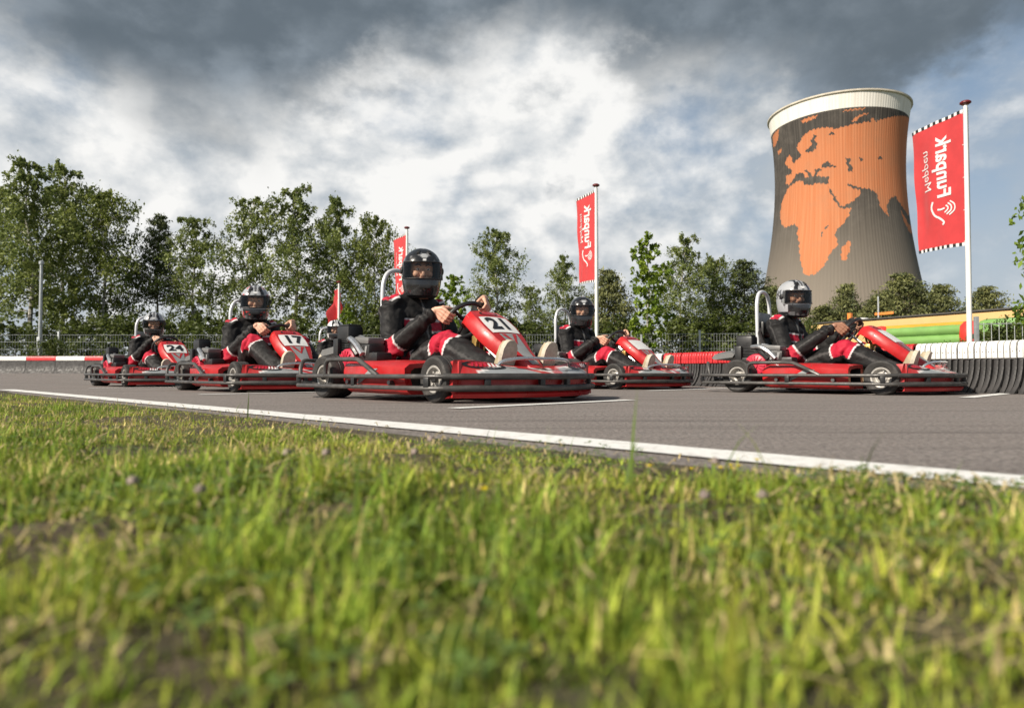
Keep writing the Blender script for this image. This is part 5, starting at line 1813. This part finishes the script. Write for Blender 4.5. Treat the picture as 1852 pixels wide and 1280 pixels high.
def kart(s, t, yaw_off, number, label, rear_mat=None):
    p = ST(s, t)
    root = empty('racing_kart', (p.x, p.y, gh(p.y)), R(-45) + yaw_off, label, 'kart', 'red racing karts on the starting grid')
    o = {}
    for nm in ('chassis_frame', 'floor_tray', 'side_pod_-1', 'side_pod_1', 'steering_wheel', 'steering_column', 'steering_bracket', 'seat', 'roll_hoop', 'engine_block',
               'rear_fairing', 'rear_axle', 'tie_rod', 'fuel_tank', 'nose_bar', 'throttle_cable', 'fuel_hose', 'brake_cable', 'guard_bar_-1', 'guard_bar_1', 'rear_guard_bar_-1', 'rear_guard_bar_1'):
        base = nm.split('_-1')[0] if '_-1' in nm else (nm[:-2] if nm.endswith('_1') else nm)
        o[nm] = obj(base, KM[nm], root)
    for nm in ('upper', 'lower'):
        r = obj('bumper_rail', KM['bumper_rail_' + nm], root)
        obj('bumper_strip', KM['bumper_strip_' + nm], r)
    pts = ring(0.0)
    for f in (0.015, 0.085, 0.155, 0.25, 0.36, 0.44, 0.56, 0.64, 0.75, 0.845, 0.915, 0.985):
        i = int(f * len(pts)) % len(pts)
        d = pts[(i + 1) % len(pts)] - pts[i - 1]
        b = obj('bumper_bracket', KM['bumper_bracket'], root)
        b.location = (pts[i].x, pts[i].y, 0)
        b.rotation_euler = (0, 0, math.atan2(d.y, d.x) + math.pi)
        b.scale = (1, 1.3, 1)
    ff = obj('front_fairing', KM['front_fairing'], root)
    obj('skirt', KM['fairing_skirt'], ff)
    for sg in (-1, 1):
        obj('badge', KM['badge_%d' % sg], ff)
    sf = obj('steering_fairing', KM['steering_fairing'], root)
    pl = obj('number_plate', KM['number_plate'], sf)
    obj('grey_flash', KM['grey_flash'], sf); obj('dart', KM['dart'], sf); obj('badge', KM['top_badge'], sf)
    if number:
        me = text_mesh(number, 0.175, 0.006)
        v = verts_of(me)
        pp = KM['panel_pt']
        nv = np.array([tuple(pp(0.166 - float(q[1]) * 0.92, float(q[0]) * 1.05, 0.0065)) for q in v], np.float32)
        me.vertices.foreach_set('co', nv.ravel()); me.materials.clear(); me.materials.append(K_DIGIT); me.update()
        obj('number', me, sf)
    obj('hoop_plate', KM['hoop_plate'], o['roll_hoop']); obj('head_pad', KM['head_pad'], o['roll_hoop'])
    obj('starter_cover', KM['starter_cover'], o['engine_block']); obj('air_box', KM['air_box'], o['engine_block']); obj('exhaust_pipe', KM['exhaust_pipe'], o['engine_block'])
    ec = obj('engine_cover', KM['engine_cover'], root); obj('cover_lid', KM['engine_cover_top'], ec); [setattr(obj('cover_stripe', KM['cover_stripe'], ec), 'location', (-0.06 + 0.055 * k, 0, 0)) for k in range(3)]
    obj('stripe', KM['pod_stripe'], o['side_pod_-1'])
    for sg in (-1, 1):
        b = obj('pedal', KM['pedal'], root); b.location = (0, sg * 0.17, 0)
    for kind, x, y, z in (('r', -0.23, 0.545, 0.140), ('f', 0.88, 0.535, 0.130)):
        for sg in (-1, 1):
            w = obj('wheel', ME_TYRE[kind], root)
            w.location = (x, sg * y, z)
            w.rotation_euler = (0, 0, (math.pi if sg > 0 else 0) + (R(-4) if kind == 'f' else 0))
            rm = obj('rim', ME_RIM[kind], w); obj('hub_nut', ME_HUB[kind], w)
            rm.rotation_euler = (0, rnd.uniform(0, 1.5), 0)
    return root


KARTS = {
    '21': (-3.84, 2.95, 0.0, '21', 'red racing kart number 21, the largest and nearest of the field'),
    '17': (-6.62, 3.03, 0.0, '17', 'red racing kart number 17, right behind kart 21'),
    '24': (-9.66, 3.06, 0.0, '24', 'red racing kart number 24, hindmost of the near row at the left'),
    'right': (-2.56, 6.10, R(0.5), None, 'red racing kart at the right, seen from its side under the cooling tower'),
    'mid': (-4.98, 6.10, 0.0, None, 'red racing kart between kart 21 and the one under the tower'),
    'back': (-10.3, 6.1, 0.0, None, 'red racing kart mostly hidden between karts 17 and 21'),
}
KOBJ = {k: kart(*v) for k, v in KARTS.items()}
# ================================================================== DRIVERS
D_SUIT = mat('racing_suit', (1, 1, 1), 0.70, attr='tint', bump=0.35, bscale=26, spec=0.3, var=0.12, vscale=16)
D_SKIN = mat('skin', (0.58, 0.33, 0.23), 0.5, var=0.10, vscale=30, bump=0.05, bscale=160)
D_SKIN2 = mat('tanned_skin', (0.30, 0.15, 0.095), 0.5, var=0.10, vscale=30, bump=0.05, bscale=160)
D_HELM = mat('helmet_shell', (1, 1, 1), 0.24, attr='tint', coat=0.6)
D_LINE = mat('helmet_lining', (0.015, 0.015, 0.016), 0.8)
D_SHOE = mat('shoe_upper', (0.36, 0.30, 0.20), 0.7, var=0.12, vscale=30, bump=0.2)
D_SOLE = mat('shoe_sole', (0.46, 0.41, 0.33), 0.7, var=0.12, vscale=40, bump=0.3, bscale=120, dirt=0.3)
D_EYE = mat('eye_white', (0.7, 0.68, 0.66), 0.2)
D_IRIS = mat('eye_iris', (0.03, 0.02, 0.015), 0.15)
D_BROW = mat('eyebrow', (0.05, 0.03, 0.02), 0.8)
D_LIP = mat('lips', (0.40, 0.16, 0.13), 0.45)


def visor_mat():
    m = bpy.data.materials.new('visor')
    m.use_nodes = True
    t = NT(m.node_tree)
    tr = t.n('ShaderNodeBsdfTransparent', ins={0: (0.80, 0.80, 0.78, 1)})
    gl = t.n('ShaderNodeBsdfGlossy', ins={0: (0.9, 0.9, 0.9, 1), 1: 0.04})
    fr = t.n('ShaderNodeFresnel', ins={0: 1.45})
    mx = t.n('ShaderNodeMixShader', ins={0: t.math('MULTIPLY_ADD', fr.outputs[0], 0.55, 0.01), 1: tr.outputs[0], 2: gl.outputs[0]})
    t.t.links.new(mx.outputs[0], t.n('ShaderNodeOutputMaterial').inputs[0])
    return m


D_VISOR = visor_mat()


def limb(mb, pts, rs, seg=14):
    mb.tube(pts, rs, seg)
    for p, r in zip(pts, rs):
        mb.ball(p, r * 0.995, 14, 10)


def helm_surf(th, z, off=0.0):
    """helmet outline: th azimuth (0 = forward), z relative to its centre"""
    c, s = math.cos(th), math.sin(th)
    if z >= 0:
        k = max(0.0, 1 - (z / 0.138) ** 2.25) ** 0.5
        af, ab, b = 0.132 * k, 0.140 * k, 0.120 * k
    else:
        u = -z / 0.150
        af = 0.132 + 0.016 * math.sin(min(1, u * 1.15) * math.pi * 0.5) - 0.040 * max(0, u - 0.62) ** 1.0
        ab = 0.140 * (1 - 0.26 * u ** 2)
        b = 0.120 * (1 - 0.20 * u ** 2.2)
    a = af if c > 0 else ab
    ex = 2.35
    r = (abs(c / max(a, 1e-6)) ** ex + abs(s / max(b, 1e-6)) ** ex) ** (-1 / ex) if k_ok(a, b) else 0.0
    r += off * (1 if k_ok(a, b) else 0)
    return Vector((c * r, s * r, z + (off if z > 0.12 else 0)))


def k_ok(a, b):
    return a > 1e-4 and b > 1e-4


def helmet_meshes(style):
    ths = np.linspace(-math.pi, math.pi, 121)
    zs = np.concatenate([np.linspace(-0.150, 0.05, 46), 0.138 * np.sin(np.linspace(math.asin(0.05 / 0.138), math.pi / 2, 26))[1:]])
    vs, cols = [], []
    blk, slv, drk, red, wht = (0.014, 0.014, 0.016), (0.36, 0.37, 0.39), (0.09, 0.09, 0.095), (0.50, 0.03, 0.03), (0.70, 0.70, 0.70)
    for th in ths[:-1]:
        for z in zs:
            p = helm_surf(th, float(z))
            vs.append(p)
            a = abs(th)
            n = mnoise.noise(Vector((p.x * 14, abs(p.y) * 26, p.z * 22))) + 0.5 * mnoise.noise(Vector((p.x * 40, abs(p.y) * 60, p.z * 50 + 3)))
            if style == 'black':
                c = blk
                if n > 0.28 and z > 0.02: c = drk
                if n > 0.45 and z > 0.03: c = (0.22, 0.22, 0.23)
                if (th / 0.20) ** 2 + ((z - 0.083) / 0.015) ** 2 < 1: c = (0.36, 0.37, 0.38)
                if abs(th) < 0.10 and abs(z - 0.060) < 0.004: c = wht
                if z < -0.10: c = drk if n > 0.3 else blk
            else:
                c = slv
                if style == 'white': c = wht
                stripe = abs(abs(p.y) - 0.035 - 0.25 * (0.138 - z) * (p.x > 0))
                if z > 0.055 and stripe < 0.014 + 0.012 * n and p.x > -0.08: c = blk
                if z > 0.05 and abs(p.y) < 0.010: c = drk
                if n > 0.45: c = drk
                if -0.02 < z < 0.055 and a > 1.15: c = drk if n > -0.1 else slv
                if z < -0.062 and a < 0.9: c = blk
                if z < -0.12: c = blk if n > -0.2 else drk
                if style == 'red' and a > 0.75 and n < -0.28: c = red
                if style == 'red' and z < -0.085 and 0.3 < a < 1.3 and n > 0.1: c = red
                if (th / 0.16) ** 2 + ((z - 0.075) / 0.008) ** 2 < 1: c = wht
            cols.append(c)
    nz, nth = len(zs), len(ths) - 1

    def openf(th, z):
        return abs(th) < 1.12 and -0.052 < z < 0.046
    fs = []
    for i in range(nth):
        thm = (ths[i] + ths[i + 1]) / 2
        for j in range(nz - 1):
            if openf(thm, (zs[j] + zs[j + 1]) / 2): continue
            i2 = (i + 1) % nth
            fs.append((i * nz + j, i2 * nz + j, i2 * nz + j + 1, i * nz + j + 1))
    shell = fast_mesh('helmet', vs, fs, D_HELM, cols, smooth=True)
    li = fast_mesh('lining', [tuple(Vector(v) * 0.93) for v in vs], [tuple(reversed(f)) for f in fs], D_LINE, smooth=True)
    mb = MB()
    mb.grid(lambda a, b: helm_surf(lerp(-1.34, 1.34, a), lerp(-0.056, 0.052, b), 0.0045), 40, 8)
    vis = mb.mesh('visor', D_VISOR)
    mb = MB()
    # trim round the eye port, pivot discs, chin vent, crown vents
    e = 0.0045
    top = [helm_surf(lerp(-1.12, 1.12, k / 24), 0.047, e) for k in range(25)]
    bot = [helm_surf(lerp(1.12, -1.12, k / 24), -0.053, e) for k in range(25)]
    mb.tube(top + bot, 0.0045, 6, closed=True)
    for s in (-1, 1):
        p = helm_surf(s * 1.45, 0.0, 0.004)
        mb.ball(p, (0.022, 0.008, 0.022), 12, 8)
    p = helm_surf(0, -0.10, 0.0); mb.box(p, (0.012, 0.07, 0.022), bev=0.005)
    for s in (-1, 1):
        p = helm_surf(s * 0.35, 0.105, 0.002); mb.box(p, (0.035, 0.018, 0.012), (0, R(35), s * 0.35), bev=0.004)
    for (k0, k1) in ((1.0, 0.5),):      # padded neck roll closing the helmet below
        mb.grid(lambda a, b: Vector((helm_surf(lerp(-math.pi, math.pi, a), -0.148).x * lerp(0.99, 0.42, b), helm_surf(lerp(-math.pi, math.pi, a), -0.148).y * lerp(0.99, 0.42, b), -0.148 - 0.018 * math.sin(b * math.pi))), 48, 6)
    trim = mb.mesh('helmet_trim', K_BLACK)
    return shell, li, vis, trim


HELM = {s: helmet_meshes(s) for s in ('black', 'silver', 'red', 'white')}


def head_mesh():
    mb = MB()
    mb.ball((-0.012, 0, 0.01), (0.088, 0.072, 0.105), 24, 18)
    mb.ball((0.012, 0, -0.055), (0.062, 0.055, 0.06), 20, 14)            # jaw
    mb.ball((0.062, 0, -0.092), (0.020, 0.024, 0.018), 12, 8)            # chin
    limb(mb, [Vector((0.068, 0, 0.012)), Vector((0.086, 0, -0.012)), Vector((0.094, 0, -0.030))], [0.010, 0.012, 0.013], 10)
    for s in (-1, 1):
        mb.ball((0.082, s * 0.011, -0.034), (0.011, 0.009, 0.008), 10, 8)
        mb.ball((0.052, s * 0.042, -0.022), (0.024, 0.022, 0.022), 12, 8)  # cheek
        limb(mb, [Vector((0.071, s * 0.012, 0.028)), Vector((0.068, s * 0.034, 0.032)), Vector((0.052, s * 0.052, 0.026))], [0.009, 0.010, 0.009], 8)
    limb(mb, [Vector((0.072, -0.02, -0.060)), Vector((0.079, 0, -0.061)), Vector((0.072, 0.02, -0.060))], [0.007, 0.009, 0.007], 8)
    mb.tube([Vector((-0.03, 0, -0.06)), Vector((-0.045, 0, -0.17))], [0.055, 0.06], 16)
    return remeshed(mb, 0.0045, 4)


ME_HEAD = head_mesh()
mb = MB()
for s in (-1, 1): mb.ball((0.0655, s * 0.031, 0.006), (0.011, 0.0125, 0.0085), 12, 8)
ME_EYE = mb.mesh('eyes', D_EYE)
mb = MB()
for s in (-1, 1): mb.ball((0.0750, s * 0.031, 0.005), (0.0035, 0.0058, 0.0058), 10, 8)
ME_IRIS = mb.mesh('irises', D_IRIS)
mb = MB()
for s in (-1, 1): mb.tube([(0.0785, s * 0.013, 0.028), (0.0785, s * 0.032, 0.036), (0.064, s * 0.052, 0.030)], [0.004, 0.005, 0.003], 7)
ME_BROW = mb.mesh('eyebrows', D_BROW)
mb = MB(); mb.tube([(0.0795, -0.022, -0.0605), (0.088, 0, -0.0595), (0.0795, 0.022, -0.0605)], [0.003, 0.0055, 0.003], 8)
ME_LIP = mb.mesh('lips', D_LIP)


def grip_frame(a):
    WC, M = KM['wheel_c'], KM['wheel_m']
    P = WC + M @ Vector((math.cos(a) * 0.14, math.sin(a) * 0.155, 0))
    T = (M @ Vector((-math.sin(a) * 0.14, math.cos(a) * 0.155, 0))).normalized()
    N = (M @ Vector((0, 0, 1))).normalized()
    Rr = T.cross(N).normalized()
    if Rr.dot(P - WC) < 0: Rr = -Rr
    return P, T, N, Rr


def hand_mesh(a, side, elbow):
    P, T, N, Ro = grip_frame(a)
    up = T if T.z > 0 else -T                       # the thumb lies on the upper side
    g = lambda u, n, r: P + up * u + N * n + Ro * r
    wrist = g(-0.008, 0.062, 0.060)
    wrist = wrist + (elbow - wrist).normalized() * 0.012
    mb = MB()
    # palm: four metacarpal rods and a heel
    for i in range(4):
        u = (1.5 - i) * 0.0232
        knuckle = g(u, 0.004, 0.040)
        limb(mb, [wrist + up * u * 0.45, g(u * 0.85, 0.034, 0.048), knuckle], [0.017, 0.0145, 0.0115], 10)
        L = (1.0, 1.08, 1.0, 0.82)[i]
        limb(mb, [knuckle, g(u, -0.023 * L, 0.030), g(u * 0.97, -0.033 * L, 0.004), g(u * 0.95, -0.024, -0.020 * L), g(u * 0.95, -0.006, -0.024 * L)],
             [0.0102, 0.0097, 0.0090, 0.0083, 0.0074], 10)
    limb(mb, [wrist, g(0.034, 0.038, 0.040), g(0.047, 0.030, 0.016), g(0.052, 0.022, -0.010)], [0.018, 0.0145, 0.0115, 0.0092], 10)
    d = (elbow - wrist).normalized()
    limb(mb, [wrist, wrist + d * 0.05], [0.025, 0.027], 12)
    return remeshed(mb, 0.0028, 2), wrist + d * 0.03


def suit(pose):
    """one continuous body skin in a seated driving pose, coloured by limb"""
    mb = MB()
    secs = [(0.03, 0.105, 0.10, 0.15), (0.02, 0.14, 0.135, 0.18), (0.0, 0.22, 0.140, 0.185), (-0.03, 0.34, 0.128, 0.172), (-0.06, 0.46, 0.132, 0.190), (-0.075, 0.56, 0.125, 0.205), (-0.085, 0.63, 0.100, 0.195),
            (-0.085, 0.675, 0.080, 0.140), (-0.075, 0.705, 0.066, 0.085), (-0.055, 0.74, 0.070, 0.078), (-0.035, 0.785, 0.070, 0.076)]
    n = 28
    vs = []
    for (x, z, a, b) in secs:
        for k in range(n):
            t = 2 * math.pi * k / n
            c, s = math.cos(t), math.sin(t)
            vs.append((x + math.copysign(abs(c) ** 0.85, c) * a, math.copysign(abs(s) ** 0.85, s) * b, z))
    fs = [(i * n + k, i * n + (k + 1) % n, (i + 1) * n + (k + 1) % n, (i + 1) * n + k) for i in range(len(secs) - 1) for k in range(n)]
    fs += [tuple(reversed(range(n))), tuple((len(secs) - 1) * n + k for k in range(n))]
    mb.add(vs, fs)
    bones = []
    for s in (-1, 1):
        sh, el, wr = Vector((-0.085, s * 0.195, 0.615)), pose['elbow'][s], pose['wrist'][s]
        limb(mb, [sh, sh.lerp(el, 0.5), el], [0.082, 0.076, 0.067])
        limb(mb, [el, el.lerp(wr, 0.35), el.lerp(wr, 0.8), wr], [0.067, 0.067, 0.054, 0.043])
        limb(mb, [Vector((-0.07, s * 0.09, 0.655)), sh], [0.06, 0.075])
        hip, kn, an = Vector((0.05, s * 0.105, 0.185)), pose['knee'][s], pose['ankle'][s]
        limb(mb, [hip, hip.lerp(kn, 0.5), kn], [0.115, 0.108, 0.088])
        limb(mb, [kn, kn.lerp(an, 0.3), kn.lerp(an, 0.75), an], [0.088, 0.092, 0.080, 0.068])
        bones += [('upper_arm', s, sh, el), ('forearm', s, el, wr), ('thigh', s, hip, kn), ('shin', s, kn, an)]
    me = remeshed(mb, 0.0085, 6)
    v = verts_of(me)
    nrm = np.empty(len(me.vertices) * 3, np.float32); me.vertices.foreach_get('normal', nrm); nrm = nrm.reshape(-1, 3)
    # which limb is each point on
    D = np.stack([seg_dist(v, np.array(a), np.array(b))[0] for (_, _, a, b) in bones] + [torso_dist(v)], 1)
    U = np.stack([seg_dist(v, np.array(a), np.array(b))[1] for (_, _, a, b) in bones], 1)
    which = D.argmin(1)
    blk, red, wht = np.array((0.010, 0.0095, 0.010)), np.array((0.42, 0.012, 0.036)), np.array((0.62, 0.60, 0.60))
    C = np.tile(blk, (len(v), 1))
    offs = np.zeros(len(v))
    for i, (nm, s, a, b) in enumerate(bones):
        k = which == i
        u = U[:, i]
        ax = np.array(b - a); ax /= np.linalg.norm(ax)
        sd = np.cross(ax, (0, 0, 1.0)); sd /= np.linalg.norm(sd)
        up_ = np.cross(sd, ax)
        seam = k & ((np.abs(nrm @ up_ - 0.25) < 0.055) & (nrm @ sd * s < 0))
        C[seam] = (0.048, 0.046, 0.046)      # pale stitching
        if nm == 'upper_arm':
            C[k & (u > 0.86)] = red
            C[k & (u > 0.835) & (u <= 0.86)] = wht
            top = k & (u < 0.22) & (nrm[:, 2] > 0.55)
            C[top & (np.abs(v[:, 0] + 0.075) < 0.038)] = red
            C[top & (np.abs(np.abs(v[:, 0] + 0.075) - 0.042) < 0.007)] = wht
        if nm == 'forearm':
            C[k & (u < 0.22)] = red
            C[k & (u >= 0.22) & (u < 0.255)] = wht
        if nm == 'thigh':
            front = nrm[:, 2] > -0.35
            C[k & (u > 0.83) & front] = red
            C[k & (u > 0.805) & (u <= 0.83) & front] = wht
        if nm == 'shin':
            front = (nrm[:, 2] > -0.45)
            C[k & (u < 0.14) & front] = red
            C[k & (u >= 0.14) & (u < 0.17) & front] = wht
        # folds round the limb, deeper by the joints
        ph = u * (26 if nm in ('thigh', 'shin') else 20) + 3.0 * np.sin(v[:, 1] * 30 + i) + 2.0 * np.sin(v[:, 2] * 24)
        offs[k] += 0.0075 * np.sin(ph[k]) * (0.35 + 1.2 * np.exp(-((np.minimum(u[k], 1 - u[k])) / 0.22) ** 2))
    tor = which == len(bones)
    slope = v[:, 2] - 0.10 * (np.abs(v[:, 1]) - 0.1)
    patch = tor & (nrm[:, 0] > 0.25) & (slope > 0.455) & (slope < 0.52) & (np.abs(v[:, 1]) > 0.035)
    edge = tor & (nrm[:, 0] > 0.25) & (((slope > 0.443) & (slope <= 0.455)) | ((slope >= 0.52) & (slope < 0.533))) & (np.abs(v[:, 1]) > 0.03)
    C[patch] = red; C[edge] = wht
    zipl = tor & (nrm[:, 0] > 0.3) & (np.abs(v[:, 1]) < 0.006) & (v[:, 2] < 0.70)
    C[zipl] = (0.14, 0.14, 0.14)
    belt = tor & (np.abs(v[:, 2] - 0.285) < 0.018)
    C[belt] = (0.05, 0.05, 0.052)
    offs[tor] += 0.0060 * np.sin(v[tor, 2] * 62 + 4 * np.sin(v[tor, 1] * 14) + 2 * np.sin(v[tor, 0] * 18))
    wr = np.array([mnoise.turbulence(Vector((float(p[0]) * 13, float(p[1]) * 13, float(p[2]) * 13)), 3, True) for p in v])
    offs += 0.009 * (wr - 0.55)
    v2 = v + nrm * offs[:, None]
    me.vertices.foreach_set('co', v2.astype(np.float32).ravel())
    C = C * (0.9 + 0.15 * np.clip(wr, 0, 1))[:, None]
    set_colors(me, C)
    me.materials.clear(); me.materials.append(D_SUIT)
    me.update()
    return me


def seg_dist(v, a, b):
    d = b - a
    t = np.clip(((v - a) @ d) / (d @ d), 0, 1)
    return np.linalg.norm(v - (a + t[:, None] * d), axis=1), t


def torso_dist(v):
    d, _ = seg_dist(v, np.array((0.02, 0.0, 0.15)), np.array((-0.08, 0.0, 0.62)))
    d2, _ = seg_dist(v, np.array((-0.08, 0.0, 0.62)), np.array((-0.05, 0.0, 0.76)))
    return np.minimum(d - 0.085, d2 - 0.03)


def shoe_mesh(s, an, tilt):
    """shoe with its sole facing forward; heel on the floor, toes up on the pedal"""
    mb = MB()
    L = 0.285
    M = Euler((0, tilt, 0)).to_matrix()           # local x = toe direction, local z = up from the sole
    secs = [(-0.075, 0.030, 0.058), (-0.055, 0.036, 0.072), (0.0, 0.037, 0.078), (0.06, 0.041, 0.062), (0.12, 0.048, 0.050), (0.17, 0.045, 0.040), (0.20, 0.030, 0.030)]
    n = 14
    vs = []
    for (x, w, h) in secs:
        for k in range(n):
            t = math.pi * k / (n - 1)
            vs.append((x, math.cos(t) * w, 0.02 + max(0.0, math.sin(t)) ** 0.8 * h))
    fs = [(i * n + k, i * n + k + 1, (i + 1) * n + k + 1, (i + 1) * n + k) for i in range(len(secs) - 1) for k in range(n - 1)] + [tuple(range(n)), tuple((len(secs) - 1) * n + k for k in reversed(range(n)))]
    mb.add(vs, fs, 0)
    out = []
    for (x, w, h) in secs: out.append((x, w + 0.004))
    out = [(-0.088, 0.018)] + out + [(0.212, 0.016)]
    rim = [(x, w) for x, w in out] + [(x, -w) for x, w in reversed(out)]
    m = len(rim)
    mb.add([(x, y, 0.022) for x, y in rim] + [(x, y, -0.004) for x, y in rim], [tuple(range(m)), tuple(m + k for k in reversed(range(m)))] + [(k, k + m, (k + 1) % m + m, (k + 1) % m) for k in range(m)], 1)
    mb.v = [tuple(M @ (Vector(p) * 1.12) + Vector((an.x + 0.075, an.y, an.z - 0.045))) for p in mb.v]
    return mb.mesh('shoe', [D_SHOE, D_SOLE], angle=50)


def driver(key, style, label, head_yaw, head_pitch=0.0, size=1.0, knee_z=0.335, knee_y=0.20, hands=(-75, 50), skin=None, knee_x=0.52, lean=0.0):
    skin = skin or D_SKIN
    kt = KOBJ[key]
    root = empty('person', kt.location, kt.rotation_euler.z, label, 'person', 'kart drivers in black and red suits')
    pose = {'elbow': {}, 'wrist': {}, 'knee': {}, 'ankle': {}}
    hm = {}
    for s, a in ((-1, R(hands[0])), (1, R(hands[1]))):
        P, T, N, Ro = grip_frame(a)
        el = Vector((0.065, s * 0.300, 0.305))
        hm[s], pose['wrist'][s] = hand_mesh(a, s, el)
        pose['elbow'][s] = el
        pose['knee'][s] = Vector((knee_x, s * knee_y, knee_z))
        pose['ankle'][s] = Vector((0.925, s * 0.175, 0.165))
    body = obj('body', suit(pose), root)
    for s in (-1, 1):
        me = hm[s]; me.materials.clear(); me.materials.append(skin)
        obj('hand', me, root)
        obj('shoe', shoe_mesh(s, pose['ankle'][s], R(-74)), root)
    hl = obj('helmet', HELM[style][0], root)
    hl.location = (0.0, 0, 0.872)
    hl.scale = (1.15, 1.15, 1.15)
    hl.rotation_euler = (0, head_pitch, head_yaw)
    obj('lining', HELM[style][1], hl); obj('visor', HELM[style][2], hl); obj('trim', HELM[style][3], hl)
    hme = ME_HEAD.copy(); hme.materials.clear(); hme.materials.append(skin)
    hd = obj('head', hme, root)
    hd.location = hl.location; hd.rotation_euler = hl.rotation_euler; hd.scale = (1.09, 1.09, 1.09)
    for nm, me in (('eyes', ME_EYE), ('irises', ME_IRIS), ('eyebrows', ME_BROW), ('lips', ME_LIP)):
        obj(nm, me, hd)
    root.scale = (size, size, size)
    return root


driver('21', 'black', 'driver of kart 21 in black helmet, black and red suit, both hands on the wheel', R(-30), R(4), hands=(-80, 38))
driver('17', 'red', 'driver of kart 17 in silver, red and black helmet with knees drawn up', R(-25), R(6), knee_z=0.43, knee_x=0.47, knee_y=0.235, hands=(-62, 40))
driver('24', 'silver', 'smaller driver of kart 24 in silver helmet at the far left', R(-18), R(11), size=0.93, hands=(-40, 62), knee_z=0.37)
driver('right', 'silver', 'driver at the right in grey silver helmet, sitting in front of the cooling tower', R(-34), R(4), size=0.96, hands=(-72, 45), skin=D_SKIN2, knee_z=0.36)
driver('mid', 'black', 'driver in black helmet sitting between kart 21 and the right kart', R(-40), R(3), hands=(-88, 55), knee_z=0.35, knee_y=0.22)
driver('back', 'white', 'hindmost driver in white helmet, mostly hidden behind the engine of kart 21', R(-25), R(6), hands=(-70, 70))
